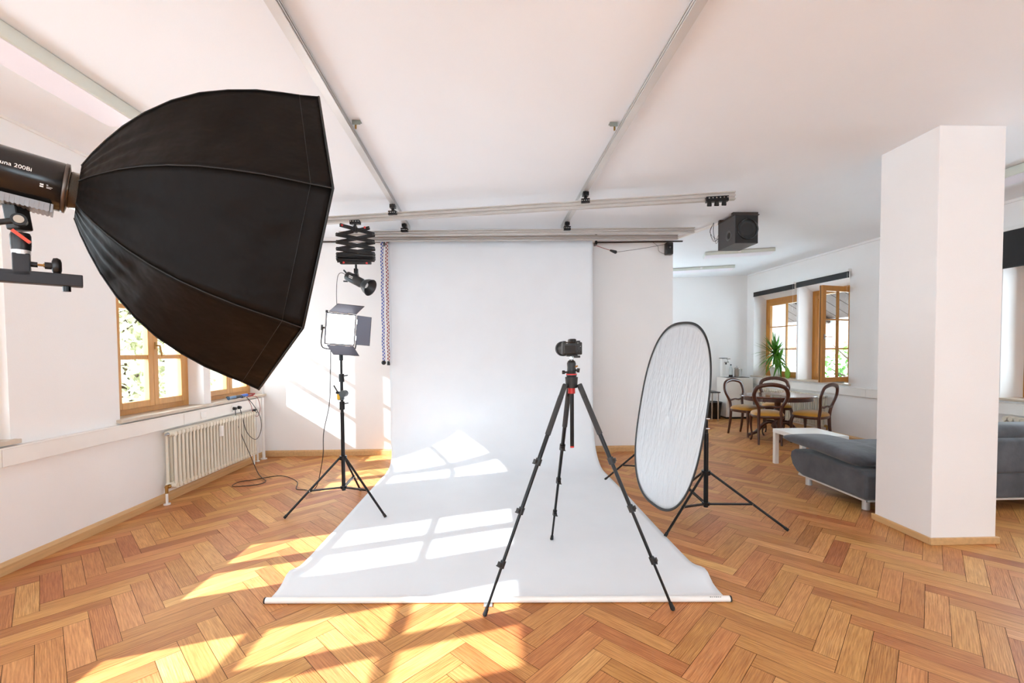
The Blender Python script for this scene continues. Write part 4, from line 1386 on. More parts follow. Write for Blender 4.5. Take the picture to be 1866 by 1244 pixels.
# odds and ends on the far end of the left sill
t = thing('cable_bundle', (-3.27, 5.75, 0.90), 'heap of dark blue and black connectors and cables on the left window sill', 'cables')
rr_ = random.Random(4)
for k in range(5):
    mb = MB()
    q0 = V((-3.31 + rr_.uniform(-.02, .04), 5.56 + k * 0.085, 0.907))
    ps = [q0]
    for j in range(6):
        ps.append(q0 + V((rr_.uniform(-.04, .05), rr_.uniform(-.06, .10), rr_.uniform(0, .035))))
    mb.tube(ps, 0.0055, n=6, sub=5)
    mb.build('cable_coil', [M_BLK, M_BLUE, M_GREYM, M_BLK, M_PINKB][k], t)
for k in range(3):
    y = 5.50 + k * 0.13
    MB().cyl((-3.30, y, 0.925), (-3.29, y + 0.12, 0.93), 0.022, 0.018, n=14).build('connector', [mat('steel_blue', (90, 120, 150), 0.4, 0.3), M_BLK, M_BLUE][k], t)

# vertical heating pipes in the back left corner
for k, (x, y, r_) in enumerate(((XL + 0.05, 6.10, 0.012), (XL + 0.06, 6.24, 0.019))):
    t = thing('heating_pipe', (x, y, 0), ['slim white heating pipe next to the left radiator', 'thicker white heating pipe in the back left corner'][k], 'pipe')
    MB().cyl((x, y, 0), (x, y, 0.86), r_).build('pipe_tube', M_WHITE, t)
    MB().cyl((x, y, 0), (x, y, 0.012), r_ * 2.2).build('floor_collar', M_WHITE, t)

# ------------------------------------------------------------------ radiators
def radiator(F, s0, s1, z0, z1, label, group=None, n=None, thick=0.10, legs=True, meter=None):
    p = F((s0 + s1) / 2, -0.08, 0)
    t = thing('radiator', p, label, 'radiator', group=group)
    n = n or int((s1 - s0) / 0.048)
    st = (s1 - s0) / n
    for k in range(n):
        s = s0 + st * (k + 0.5)
        mb = MB()
        rw = st * 0.30
        for dd in (-0.045, -0.045 - thick + 0.02):
            pts = [F(s, dd, z0 + 0.035), F(s, dd, z1 - 0.035)]
            mb.tube(pts, (rw, 0.012), n=8)
        dm = -0.045 - (thick - 0.02) / 2
        for z in (z0 + 0.03, z1 - 0.03):
            q = [F(s - st * 0.46, -0.033, z), F(s + st * 0.46, -0.033, z)]
            mb.tube([F(s, -0.033, z), F(s, dm, z), F(s, -0.045 - thick + 0.008, z)], [(st * 0.42, 0.026), (st * 0.47, 0.032), (st * 0.42, 0.026)], n=8, sub=3)
        mb.build('radiator_column', M_RAD, t)
    dm = -0.045 - (thick - 0.02) / 2
    MB().tube([F(s0 - 0.012, dm, z1 - 0.03), F(s1 + 0.012, dm, z1 - 0.03)], 0.022, n=12).tube([F(s0 - 0.012, dm, z0 + 0.03), F(s1 + 0.012, dm, z0 + 0.03)], 0.022, n=12).build('header_tube', M_RAD, t)
    for s, sg in ((s0, -1),):
        MB().cyl(F(s - 0.012, dm, z1 - 0.03), F(s - 0.04, dm, z1 - 0.03), 0.019, 0.013).build('vent_plug', M_STEEL, t)
        if legs:
            MB().cyl(F(s - 0.012, dm, z0 + 0.03), F(s - 0.05, dm, z0 + 0.03), 0.022, n=8).cyl(F(s - 0.05, dm, z0 + 0.04), F(s - 0.05, dm, z0 - 0.03), 0.014).build('valve', M_BRASS, t, label='brass valve')
            MB().cyl(F(s - 0.05, dm, z0 - 0.02), F(s - 0.05, dm, 0.0), 0.011).cyl(F(s - 0.05, dm, 0.0), F(s - 0.05, dm, 0.012), 0.03).build('supply_pipe', M_WHITE, t)
    if meter is not None:
        MB().cyl(F(s1 + 0.02, dm, z0 + 0.03), F(s1 + 0.02, dm, 0.0), 0.010).build('supply_pipe', M_WHITE, t)
        mm = MB()
        fbox(mm, F, meter - 0.018, meter + 0.018, z1 - 0.19, z1 - 0.07, -0.045 - thick - 0.022, -0.045 - thick + 0.008)
        mm.build('heat_meter', M_WHITE, t, bevel=0.004, label='white heat meter')
    return t
radiator(L2W, 4.45, 5.93, 0.14, 0.715, 'cream column radiator under the left windows', n=27, meter=5.17)
radiator(R2W, 7.30, 9.15, 0.14, 0.69, 'cream column radiator behind the dining table', n=34)
radiator(R2W, 3.15, 4.72, 0.14, 0.72, 'cream column radiator behind the sofa, right of the pillar', n=28, legs=False)

# ------------------------------------------------------------------ camera on its tripod
def photo_tripod():
    A = V((0.452, 2.75, 1.30))
    t = thing('camera_tripod', (A.x, A.y, 0), 'tall black four-section camera tripod standing in front of the backdrop', 'tripod')
    feet = [V((-0.09, 2.43, 0.012)), V((0.40, 3.40, 0.012)), V((0.972, 2.44, 0.012))]
    for f in feet:
        d = V((f.x - A.x, f.y - A.y, 0)).normalized()
        a = A + d * 0.052 + V((0, 0, -0.035))
        u = (f - a).normalized()
        Lg = (f - a).length
        side = V((0, 0, 1)).cross(u).normalized()
        lg = MB().cyl(a, a + u * Lg * 0.36, 0.0135, 0.013).build('leg', M_BLKM, t)
        MB().bar(a - u * 0.005, a + u * 0.09, 0.034, 0.030).build('leg_hinge', M_BLK, lg, bevel=0.006)
        MB().cyl(a + u * 0.075, a + u * Lg * 0.235, 0.0168, n=20).build('foam_grip', mat('grip_grey', (58, 58, 60), 0.8, bump=0.3, bscale=300), lg, label='dark grey foam grip')
        for k, (s0, s1, r_) in enumerate(((0.36, 0.575, 0.0115), (0.575, 0.80, 0.0095), (0.80, 0.985, 0.0078))):
            MB().cyl(a + u * Lg * s0, a + u * Lg * s1, r_, n=14).build('leg_section', M_BLKM, lg)
            c = a + u * Lg * s0
            fr = side.cross(u)
            if fr.y > 0: fr = -fr
            MB().cyl(c - u * 0.022, c + u * 0.018, r_ + 0.008, n=16).obox(c + fr * (r_ + 0.009), u, 0.018, 0.026, 0.022, ref=side).build('leg_lock', M_BLK, lg, bevel=0.002)
            MB().bar(c + side * 0.015 + u * 0.012 + fr * 0.012, c - side * 0.02 + u * 0.014 + fr * 0.02, 0.016, 0.006).build('lock_lever', M_GREYM, lg, bevel=0.002)
        MB().cyl(a + u * Lg * 0.975, f + V((0, 0, 0.0)), 0.011, 0.013, n=14).sph(f + V((0, 0, 0.002)), 0.0135, 8).build('rubber_foot', M_RUB, lg)
    MB().cyl(A + V((0, 0, -0.055)), A + V((0, 0, 0.012)), 0.035, 0.040, n=24).build('crown', M_BLK, t, bevel=0.004)
    MB().cyl(A + V((0, 0, -0.09)), A + V((0, 0, -0.045)), 0.0225, n=20).build('column_collar', M_RED, t, label='red collar')
    MB().cyl(A + V((0.002, 0, -0.42)), A + V((0.002, 0, -0.05)), 0.0125, n=20).build('centre_column', M_BLKM, t)
    MB().cyl(A + V((0.002, 0, -0.43)), A + V((0.002, 0, -0.42)), 0.0125, n=20).build('column_end', M_RED, t, label='red end cap')
    # ball head
    z = A.z
    hd = MB().lathe([(0.030, 0.0), (0.032, 0.006), (0.032, 0.018), (0.028, 0.022), (0.026, 0.06), (0.028, 0.085), (0.022, 0.10), (0.012, 0.105)], (A.x, A.y, z + 0.012), (0, 0, 1), n=28).build('ball_head', mat('head_black', (34, 34, 35), 0.4, 0.2), t)
    MB().cyl((A.x, A.y, z + 0.026), (A.x, A.y, z + 0.033), 0.0335, n=28).build('red_ring', M_RED, hd, label='red ring')
    MB().cyl((A.x, A.y, z + 0.11), (A.x, A.y, z + 0.14), 0.012).sph((A.x, A.y, z + 0.108), 0.018, 8).build('ball_stem', M_STEEL, hd)
    MB().cyl((A.x - 0.025, A.y, z + 0.042), (A.x - 0.045, A.y, z + 0.042), 0.006).cyl((A.x - 0.042, A.y, z + 0.042), (A.x - 0.058, A.y, z + 0.042), 0.012, n=10).build('knob', M_BLK, hd)
    MB().cyl((A.x + 0.025, A.y, z + 0.055), (A.x + 0.035, A.y - 0.005, z + 0.055), 0.006).cyl((A.x + 0.033, A.y - 0.005, z + 0.055), (A.x + 0.05, A.y - 0.008, z + 0.052), 0.014, n=10).build('knob', M_BLK, hd)
    MB().cyl((A.x + 0.02, A.y - 0.012, z + 0.075), (A.x + 0.036, A.y - 0.02, z + 0.082), 0.005).build('knob_pin', M_BRASS, hd)
    MB().rbox(A.x - 0.032, A.x + 0.036, A.y - 0.025, A.y + 0.03, z + 0.140, z + 0.151, 0.004).build('plate', M_GREYM, hd)
    MB().rbox(A.x + 0.01, A.x + 0.05, A.y - 0.035, A.y - 0.01, z + 0.132, z + 0.146, 0.004).build('plate_lever', M_BLK, hd)
    return A
A = photo_tripod()
def camera_body():
    zb = A.z + 0.151
    t = thing('camera', (A.x, A.y, zb), 'black mirrorless camera with wide lens seen from behind on top of the tripod', 'camera', rz=0.07)
    W = WM[t.name]
    def P(): 
        m = MB()
        m.X = W
        return m
    b = P().rbox(-0.060, 0.062, -0.03, 0.025, 0.0, 0.078, 0.007).build('body', mat('camera_black', (30, 30, 31), 0.45, bump=0.1, bscale=400), t)
    P().rbox(0.040, 0.064, -0.012, 0.048, 0.002, 0.075, 0.009).build('grip', M_RUB, t)
    P().rbox(-0.020, 0.024, -0.038, 0.02, 0.070, 0.098, 0.009).build('viewfinder_hump', M_BLK, t)
    P().rbox(-0.013, 0.017, -0.046, -0.034, 0.074, 0.094, 0.005).build('eyepiece', M_RUB, t)
    P().box(-0.010, 0.014, -0.0475, -0.0455, 0.077, 0.091).build('eyepiece_glass', M_SCREEN, t)
    P().rbox(-0.056, 0.022, -0.037, -0.029, 0.006, 0.062, 0.003).build('rear_screen', M_BLK, t)
    P().box(-0.050, 0.016, -0.0378, -0.0368, 0.011, 0.057).build('screen_glass', M_SCREEN, t)
    for (x, z, r_) in ((0.043, 0.038, 0.0085), (0.036, 0.060, 0.004), (0.053, 0.060, 0.0045), (0.032, 0.022, 0.003), (0.045, 0.020, 0.003), (0.052, 0.028, 0.003)):
        P().cyl((x, -0.0295, z), (x, -0.033, z), r_, n=14).build('button', M_GREYM, b)
    for (x, y, r_, h_) in ((0.045, 0.0, 0.011, 0.010), (0.030, -0.008, 0.009, 0.008), (-0.045, 0.0, 0.010, 0.008), (0.052, 0.03, 0.006, 0.005)):
        P().cyl((x, y, 0.077), (x, y, 0.077 + h_), r_, n=18).build('dial', M_BLK, b)
    for (x, z, w, h_) in ((0.030, 0.071, 0.008, 0.002), (0.047, 0.050, 0.006, 0.002), (-0.040, 0.068, 0.010, 0.002)):
        P().box(x, x + w, -0.0306, -0.0298, z, z + h_).build('printed_mark', M_TEXT, b)
    lens = P().lathe([(0.034, 0), (0.037, 0.004), (0.037, 0.045), (0.040, 0.06), (0.040, 0.085), (0.045, 0.10), (0.048, 0.118), (0.043, 0.118), (0.037, 0.10), (0.001, 0.09)], (-0.012, 0.022, 0.038), (-0.12, 1, 0.0), n=40, caps=False).build('lens', M_BLK, t)
    P().lathe([(0.0485, 0.098), (0.048, 0.102), (0.048, 0.125), (0.046, 0.126), (0.048, 0.10)], (-0.012, 0.022, 0.038), (-0.12, 1, 0), n=40, caps=False).build('lens_hood', M_BLK, lens)
camera_body()

# ------------------------------------------------------------------ oval reflector and its stands
def reflector():
    C_ = V((1.377, 3.563, 0.952))
    th, tl, ro, ex = 3.287, 0.158, -0.024, 2.4
    nrm = V((math.cos(th) * math.cos(tl), math.sin(th) * math.cos(tl), math.sin(tl)))
    a1 = V((0, 0, 1)).cross(nrm).normalized()
    a2 = nrm.cross(a1)
    t = thing('oval_reflector', (C_.x, C_.y, C_.z), 'big oval silver-white reflector disc tilted on a black stand', 'reflector')
    def P(a, s, off=0.0):
        c, q = math.cos(a), math.sin(a)
        m = 2 / 2.6
        x = 0.5 * s * math.copysign(abs(c) ** m, c)
        y = 0.75 * s * math.copysign(abs(q) ** m, q)
        X = x * math.cos(ro) - y * math.sin(ro)
        Y = x * math.sin(ro) + y * math.cos(ro)
        return C_ + a1 * X + a2 * Y + nrm * off
    N = 120
    vs, fs = [C_.copy()], []
    rings = 26
    for r_ in range(1, rings + 1):
        s = r_ / rings
        for k in range(N):
            a = 2 * PI * k / N
            # creases fan out from the rim, strongest at the lower third
            low = max(0, -math.sin(a)) ** 2
            hi = max(0, math.sin(a)) ** 2
            w = s ** 3 * (1 - s ** 14)
            crease = (math.sin(k * 2.9 + 1.3 * math.sin(k * 0.7)) * 0.0036 * low + math.sin(k * 2.1 + 2) * 0.0016 * hi + math.sin(k * 1.7) * 0.0012) * w
            vs.append(P(a, s * 0.992, crease + 0.004 * math.sin(s * 5 + a * 2) * (1 - s)))
    for k in range(N):
        fs.append((0, 1 + k, 1 + (k + 1) % N))
    for r_ in range(rings - 1):
        for k in range(N):
            a, b = 1 + r_ * N + k, 1 + r_ * N + (k + 1) % N
            fs.append((a, b, b + N, a + N))
    mb = MB()
    mb._add(vs, fs, True)
    o = mb.build('reflector_fabric', M_REFL, t, label='crinkled silver-white fabric')
    so = o.modifiers.new('solid', 'SOLIDIFY')
    so.thickness = 0.001
    MB().tube([P(2 * PI * k / N, 1.0) for k in range(N)], [(0.011, 0.006)] * N, n=8, closed=True).build('rim', M_BLK, t, label='black rim band')
    # holder arm from pole to the rim
    pole = V((1.78, 3.75, 1.05))
    MB().cyl((1.40, 3.56, 1.02), pole, 0.012).build('holder_arm', M_BLKM, t)
    for s_ in (-1, 1):
        q = P(-PI / 2 if s_ < 0 else PI / 2, 1.0, -0.02)
        MB().cyl((1.40, 3.56, 1.02), q, 0.009).build('holder_rod', M_BLKM, t)
    q = P(PI, 1.0) if (P(PI, 1.0) - V((0, 0, 0))).y < (P(0, 1.0)).y else P(0, 1.0)
    for dz in (0.10, 0.03):
        MB().cyl(q + V((0.005, -0.005, dz - 0.05)), q + V((0.028, -0.012, dz - 0.05)), 0.006, n=8).build('clip', M_STEEL, t)
reflector()
light_stand((1.78, 3.75), [(1.30, 3.42), (2.33, 3.48), (1.74, 4.36)], 0.415, 0.145, 1.22, 'black tripod light stand holding the oval reflector', 0.0195, 0.56)
light_stand((1.72, 4.97), [(1.19, 4.96), (1.99, 5.42), (1.97, 4.52)], 0.415, 0.145, 1.10, 'second black light stand mostly hidden behind the oval reflector', 0.0165, 0.6)

# ------------------------------------------------------------------ dining corner
def dining_chair():
    t = thing('dining_chair', (0, 0, 0), 'x', 'chair', group='balloon-back chairs around the dining table')
    def cushion(rx, ry, z, h_):
        vs, fs = [], []
        NN, RR_ = 32, 7
        for r_ in range(RR_ + 1):
            s = r_ / RR_
            for k in range(NN):
                a = 2 * PI * k / NN
                c, q = math.cos(a), math.sin(a)
                m = 2 / 3.2
                w = 1.0 - 0.10 * (0.5 - 0.5 * q)
                x = rx * w * math.copysign(abs(c) ** m, c) * math.sin(s * PI / 2) if s < 1 else rx * w * math.copysign(abs(c) ** m, c)
                y = ry * math.copysign(abs(q) ** m, q) * (math.sin(s * PI / 2) if s < 1 else 1)
                vs.append(V((x, y, z + h_ * math.cos(s * PI / 2) ** 0.8)))
        for r_ in range(RR_):
            for k in range(NN):
                a, b = r_ * NN + k, r_ * NN + (k + 1) % NN
                fs.append((a, b, b + NN, a + NN))
        mb = MB()
        mb._add(vs, fs, True)
        mb._add(vs[-NN:], [tuple(range(NN))])
        return mb
    cushion(0.238, 0.222, 0.448, 0.075).build('seat', M_MUST, t, label='mustard velvet seat')
    fr = []
    for k in range(36):
        a = 2 * PI * k / 36
        c, q = math.cos(a), math.sin(a)
        m = 2 / 3.2
        fr.append(V((0.222 * (1.0 - 0.10 * (0.5 - 0.5 * q)) * math.copysign(abs(c) ** m, c), 0.205 * math.copysign(abs(q) ** m, q), 0.43)))
    MB().tube(fr, [(0.016, 0.028)] * 36, n=8, closed=True).build('seat_frame', M_MAH, t)
    # rear legs sweep back, front legs are curved
    for s in (-1, 1):
        MB().tube([V((s * 0.150, -0.185, 0.46)), V((s * 0.152, -0.195, 0.25)), V((s * 0.155, -0.235, 0.0))], [(0.024, 0.024), (0.022, 0.021), (0.017, 0.016)], n=8, sub=5).build('leg', M_MAH, t)
        MB().tube([V((s * 0.185, 0.165, 0.44)), V((s * 0.205, 0.185, 0.34)), V((s * 0.198, 0.180, 0.20)), V((s * 0.185, 0.168, 0.07)), V((s * 0.200, 0.186, 0.0))], [(0.022, 0.022), (0.025, 0.025), (0.016, 0.016), (0.012, 0.012), (0.018, 0.017)], n=8, sub=6).build('leg', M_MAH, t)
    loop = [V((-0.150, -0.190, 0.45)), V((-0.150, -0.200, 0.53)), V((-0.165, -0.212, 0.60)), V((-0.215, -0.235, 0.71)), V((-0.225, -0.255, 0.80)), V((-0.175, -0.275, 0.895)), V((0, -0.290, 0.935)),
            V((0.175, -0.275, 0.895)), V((0.225, -0.255, 0.80)), V((0.215, -0.235, 0.71)), V((0.165, -0.212, 0.60)), V((0.150, -0.200, 0.53)), V((0.150, -0.190, 0.45))]
    MB().tube(loop, [(0.022, 0.022), (0.021, 0.022), (0.020, 0.024), (0.020, 0.027), (0.019, 0.029), (0.018, 0.031), (0.018, 0.033), (0.018, 0.031), (0.019, 0.029), (0.020, 0.027), (0.020, 0.024), (0.021, 0.022), (0.022, 0.022)], n=10, sub=7).build('backrest', M_MAH, t, label='open balloon back')
    MB().tube([V((-0.175, -0.215, 0.615)), V((-0.10, -0.225, 0.588)), V((0, -0.225, 0.600)), V((0.10, -0.225, 0.588)), V((0.175, -0.215, 0.615))], [(0.011, 0.014), (0.012, 0.018), (0.012, 0.014), (0.012, 0.018), (0.011, 0.014)], n=8, sub=5).build('back_rail', M_MAH, t)
    return t
ch = dining_chair()
def put_chair(o, x, y, fx, fy, label):
    o.location = (x, y, 0)
    o.rotation_euler = (0, 0, math.atan2(-fx, fy))
    o['label'] = label
# seat centres; facing direction (fx, fy)
put_chair(ch, 4.18 + 0.08, 7.68 - 0.18, 0.39, -0.92, 'leftmost balloon-back dining chair with mustard seat, next to the white cabinet')
c = copy_tree(ch); put_chair(c, 4.13 + 0.09, 6.63 + 0.21, 0.36, 0.93, 'nearest balloon-back dining chair, its back turned to the viewer')
c = copy_tree(ch); put_chair(c, 4.98, 7.80, -0.40, -0.92, 'balloon-back dining chair on the window side behind the table')
c = copy_tree(ch); put_chair(c, 4.85, 6.74, -0.47, 0.88, 'rightmost balloon-back dining chair, seen from its side')

def dining_table():
    cx, cy, z = 4.59, 7.16, 0.72
    t = thing('dining_table', (cx, cy, 0), 'oval mahogany pedestal dining table between the balloon-back chairs', 'table')
    def oval(rx, ry, n=72):
        return [(rx * math.copysign(abs(math.cos(2 * PI * k / n)) ** 0.92, math.cos(2 * PI * k / n)), ry * math.copysign(abs(math.sin(2 * PI * k / n)) ** 0.92, math.sin(2 * PI * k / n))) for k in range(n)]
    vs, fs = [], []
    lay = [(0.56, 0.43, z), (0.575, 0.445, z - 0.006), (0.58, 0.45, z - 0.014), (0.572, 0.442, z - 0.022), (0.56, 0.43, z - 0.026), (0.545, 0.415, z - 0.028)]
    n = 72
    for rx, ry, zz in lay:
        vs += [V((cx + p[0], cy + p[1], zz)) for p in oval(rx, ry)]
    for r_ in range(len(lay) - 1):
        for k in range(n):
            a, b = r_ * n + k, r_ * n + (k + 1) % n
            fs.append((a, b, b + n, a + n))
    fs.append(tuple(range(n)))
    fs.append(tuple(range((len(lay) - 1) * n, len(lay) * n)))
    mb = MB()
    mb._add(vs, fs)
    mb.build('tabletop', M_MAHT, t)
    mb = MB()
    vs = []
    for rx, ry, zz in ((0.52, 0.39, z - 0.028), (0.52, 0.39, z - 0.085), (0.49, 0.36, z - 0.085), (0.49, 0.36, z - 0.028)):
        vs += [V((cx + p[0], cy + p[1], zz)) for p in oval(rx, ry)]
    fs = []
    for r_ in range(4):
        for k in range(n):
            a, b = r_ * n + k, r_ * n + (k + 1) % n
            fs.append((a, b, (b + n) % (4 * n), (a + n) % (4 * n)))
    mb._add(vs, fs)
    mb.build('apron', M_MAH, t)
    MB().lathe([(0.12, z - 0.03), (0.12, z - 0.06), (0.05, z - 0.09), (0.045, 0.50), (0.075, 0.44), (0.085, 0.38), (0.06, 0.32), (0.045, 0.29), (0.08, 0.26), (0.095, 0.20), (0.06, 0.15), (0.04, 0.13)], (cx, cy, 0), n=28).build('pedestal', M_MAH, t)
    for k in range(4):
        a = PI / 4 + k * PI / 2 + 0.25
        d = V((math.cos(a), math.sin(a), 0))
        o3 = V((cx, cy, 0))
        MB().tube([o3 + d * 0.04 + V((0, 0, 0.25)), o3 + d * 0.13 + V((0, 0, 0.27)), o3 + d * 0.22 + V((0, 0, 0.20)), o3 + d * 0.30 + V((0, 0, 0.09)), o3 + d * 0.40 + V((0, 0, 0.035)), o3 + d * 0.44 + V((0, 0, 0.03))],
                  [(0.03, 0.04), (0.035, 0.035), (0.028, 0.032), (0.022, 0.028), (0.02, 0.024), (0.026, 0.030)], n=10, sub=6).sph(o3 + d * 0.17 + V((0, 0, 0.285)), 0.028, 8).sph(o3 + d * 0.26 + V((0, 0, 0.175)), 0.026, 8).build('leg', M_MAH, t)
dining_table()

# white cabinet in the far corner with things on it
def cabinet():
    t = thing('white_cabinet', (5.16, 9.42, 0), 'low white cabinet in the far corner behind the leftmost dining chair', 'cabinet')
    x0, x1, y0, y1, zt = 4.80, 5.37, 9.22, 9.63, 0.87
    MB().box(x0, x1, y0, y1, 0.04, zt - 0.012).build('carcass', M_WHITEL, t, bevel=0.003)
    MB().box(x0 - 0.003, x1 + 0.003, y0 - 0.006, y1, zt - 0.012, zt).build('top', M_WHITEL, t, bevel=0.002)
    MB().box(x0 + 0.02, x1 - 0.02, y0 + 0.02, y1, 0, 0.04).build('plinth', M_BLK, t)
    MB().box(x0 + 0.004, x1 - 0.004, y0 - 0.017, y0 - 0.001, 0.05, zt - 0.02).build('door', M_WHITEL, t, bevel=0.002)
    MB().rbox(4.86, 5.32, 9.26, 9.60, zt, zt + 0.008, 0.003).build('serving_mat', M_GREYM, None, org=(5.09, 9.4, zt), label='thin dark mat on top of the white cabinet', cat='mat')
    z = zt + 0.008
    s = thing('soda_maker', (4.99, 9.44, z), 'white drink maker with silver arm at the left end of the white cabinet', 'soda maker')
    MB().rbox(4.955, 5.035, 9.39, 9.49, z, z + 0.40, 0.014).rbox(4.955, 5.06, 9.36, 9.50, z, z + 0.02, 0.006).build('tower', M_WHITE, s)
    MB().rbox(4.925, 5.055, 9.36, 9.48, z + 0.40, z + 0.412, 0.005).build('tower_cap', M_GREYM, s)
    MB().rbox(4.99, 5.09, 9.37, 9.44, z + 0.31, z + 0.33, 0.006).cyl((5.08, 9.40, z + 0.32), (5.08, 9.40, z + 0.38), 0.008).cyl((5.05, 9.40, z + 0.385), (5.13, 9.40, z + 0.39), 0.010).build('arm', M_STEEL, s)
    MB().cyl((5.03, 9.38, z + 0.31), (5.03, 9.38, z + 0.27), 0.016).build('nozzle', M_BLK, s)
    MB().lathe([(0.036, 0), (0.038, 0.01), (0.038, 0.15), (0.030, 0.19), (0.015, 0.225), (0.014, 0.25)], (5.19, 9.38, z)).build('glass_bottle', mat('bottle_glass', (206, 214, 214), 0.12, var=0.0), None, org=(5.19, 9.38, z), label='clear bottle with grey cap between drink maker and press', cat='bottle')
    bt = bpy.data.objects['glass_bottle']
    MB().cyl((5.19, 9.38, z + 0.25), (5.19, 9.38, z + 0.275), 0.016).build('cap', M_GREYM, bt)
    MB().cyl((5.19, 9.38, z), (5.19, 9.38, z + 0.05), 0.0395, n=24).build('base_sleeve', M_GREYM, bt)
    f = thing('french_press', (5.33, 9.34, z), 'stainless steel coffee press with handle on the white cabinet', 'coffee press')
    MB().lathe([(0.045, 0), (0.047, 0.008), (0.046, 0.18), (0.049, 0.19), (0.047, 0.195)], (5.33, 9.34, z)).build('pot', mat('satin_steel', (176, 170, 162), 0.3, 0.9), f)
    MB().lathe([(0.047, 0.193), (0.04, 0.203), (0.008, 0.21), (0.006, 0.225)], (5.33, 9.34, z)).sph((5.33, 9.34, z + 0.232), 0.010, 8).build('lid', M_STEEL, f)
    MB().bar((5.29, 9.33, z + 0.18), (5.265, 9.325, z + 0.185), 0.02, 0.012).build('spout', M_STEEL, f)
    MB().tube([V((5.375, 9.34, z + 0.165)), V((5.43, 9.33, z + 0.17)), V((5.43, 9.33, z + 0.04))], 0.008, n=8).build('handle', M_STEEL, f)
    s.location.x, s.location.y = 4.85, 9.47
    bt.location.x = 4.98
    f.location.x = 5.09
cabinet()
# bin and stool left of the cabinet
t = thing('waste_bin', (4.60, 9.38, 0), 'black waste bin on the parquet left of the white cabinet', 'bin')
MB().lathe([(0.13, 0.0), (0.165, 0.34), (0.170, 0.34), (0.170, 0.355), (0.155, 0.355), (0.15, 0.33)], (4.60, 9.36, 0), n=30).build('bin_body', M_BLK, t)
t = thing('stool', (4.33, 9.05, 0), 'stool with dark seat and chrome legs beside the black bin', 'stool')
MB().rbox(4.12, 4.51, 8.88, 9.22, 0.585, 0.61, 0.008).build('seat', M_GREYM, t)
for x in (4.16, 4.48):
    for y in (8.92, 9.18):
        MB().cyl((x, y, 0.0), (x, y, 0.585), 0.014).build('leg', M_STEEL, t)

# coffee table
t = thing('side_table', (3.82, 5.33, 0), 'square white side table between sofa and dining chairs', 'table')
MB().box(3.535, 4.095, 5.05, 5.61, 0.40, 0.45).build('tabletop', M_WHITEL, t, bevel=0.002)
for x in (3.537, 4.043):
    for y in (5.052, 5.558):
        MB().box(x, x + 0.05, y, y + 0.05, 0, 0.40).build('leg', M_WHITEL, t, bevel=0.002)

# ------------------------------------------------------------------ sofa
def sofa():
    t = thing('sofa', (4.4, 4.3, 0), 'grey microfibre sofa standing behind the pillar with folded armrest', 'sofa')
    # low bulging body, side profile is rounded like in the picture
    def shell(x0, x1, y0, y1, z0, z1, bul, name, r=0.05, lab=None, m=M_SOFA):
        mb = MB()
        mb.rbox(x0, x1, y0, y1, z0, z1, r, 4)
        return mb.build(name, m, t, label=lab)
    # left end body with barrel-shaped silhouette
    yb0, yb1 = 3.80, 4.80
    poly = [(yb0, 0.125), (4.62, 0.115), (4.72, 0.14), (4.795, 0.20), (4.83, 0.28), (4.82, 0.345), (4.76, 0.375), (4.60, 0.385), (4.2, 0.385), (yb0 + 0.06, 0.38), (yb0, 0.35)]
    vs = [V((x, p[0], p[1])) for x in (3.24, 5.35) for p in poly]
    n = len(poly)
    mb = MB()
    mb._add(vs, [(i, (i + 1) % n, n + (i + 1) % n, n + i) for i in range(n)] + [tuple(range(n - 1, -1, -1)), tuple(range(n, 2 * n))])
    mb.build('base', M_SOFA, t, bevel=0.025, seg=4)
    MB().box(3.245, 5.345, yb0 + 0.004, yb0 + 0.018, 0.108, 0.124).box(3.25, 3.262, yb0 + 0.004, 4.70, 0.108, 0.124).build('base_trim', M_ALU, t, label='thin silver trim line')
    # folded armrest pad lying over the left end
    prof = [(-0.08, 0.0, 0.012), (0.0, 0.0, 0.045), (0.12, 0.006, 0.060), (0.35, 0.012, 0.066), (0.60, 0.012, 0.068), (0.80, 0.006, 0.064), (0.97, 0.0, 0.05)]
    vs, fs = [], []
    NN = 20
    for (s, dz, hh) in prof:
        y = 4.86 - s * 1.06
        zc = 0.480 - 0.040 * s * s + dz
        for k in range(NN):
            a = 2 * PI * k / NN
            c, q = math.cos(a), math.sin(a)
            vs.append(V((3.42 + 0.225 * math.copysign(abs(c) ** 0.45, c), y, zc + hh * math.copysign(abs(q) ** 0.8, q))))
    for r_ in range(len(prof) - 1):
        for k in range(NN):
            a, b = r_ * NN + k, r_ * NN + (k + 1) % NN
            fs.append((a, b, b + NN, a + NN))
    fs.append(tuple(range(NN)))
    fs.append(tuple(range((len(prof) - 1) * NN, len(prof) * NN)))
    mb = MB()
    mb._add(vs, fs, True)
    mb.build('armrest', M_SOFA, t, label='folded-down armrest pad', subsurf=1)
    # rear upholstery and backrest seen right of the pillar
    shell(4.02, 5.34, 3.79, 3.98, 0.34, 0.66, 0, 'backrest', 0.035)
    shell(4.10, 5.30, 3.83, 4.06, 0.64, 0.775, 0, 'headrest', 0.05, 'rolled headrest on top of the backrest')
    shell(3.72, 5.30, 4.0, 4.80, 0.38, 0.47, 0, 'seat_cushion', 0.035)
    for x, y in ((3.355, 4.68), (3.355, 3.93), (4.35, 3.93), (5.25, 3.93), (5.25, 4.68)):
        MB().cyl((x, y, 0), (x, y, 0.12), 0.031, n=24).build('foot', M_ALU, t, label='round aluminium foot')
sofa()

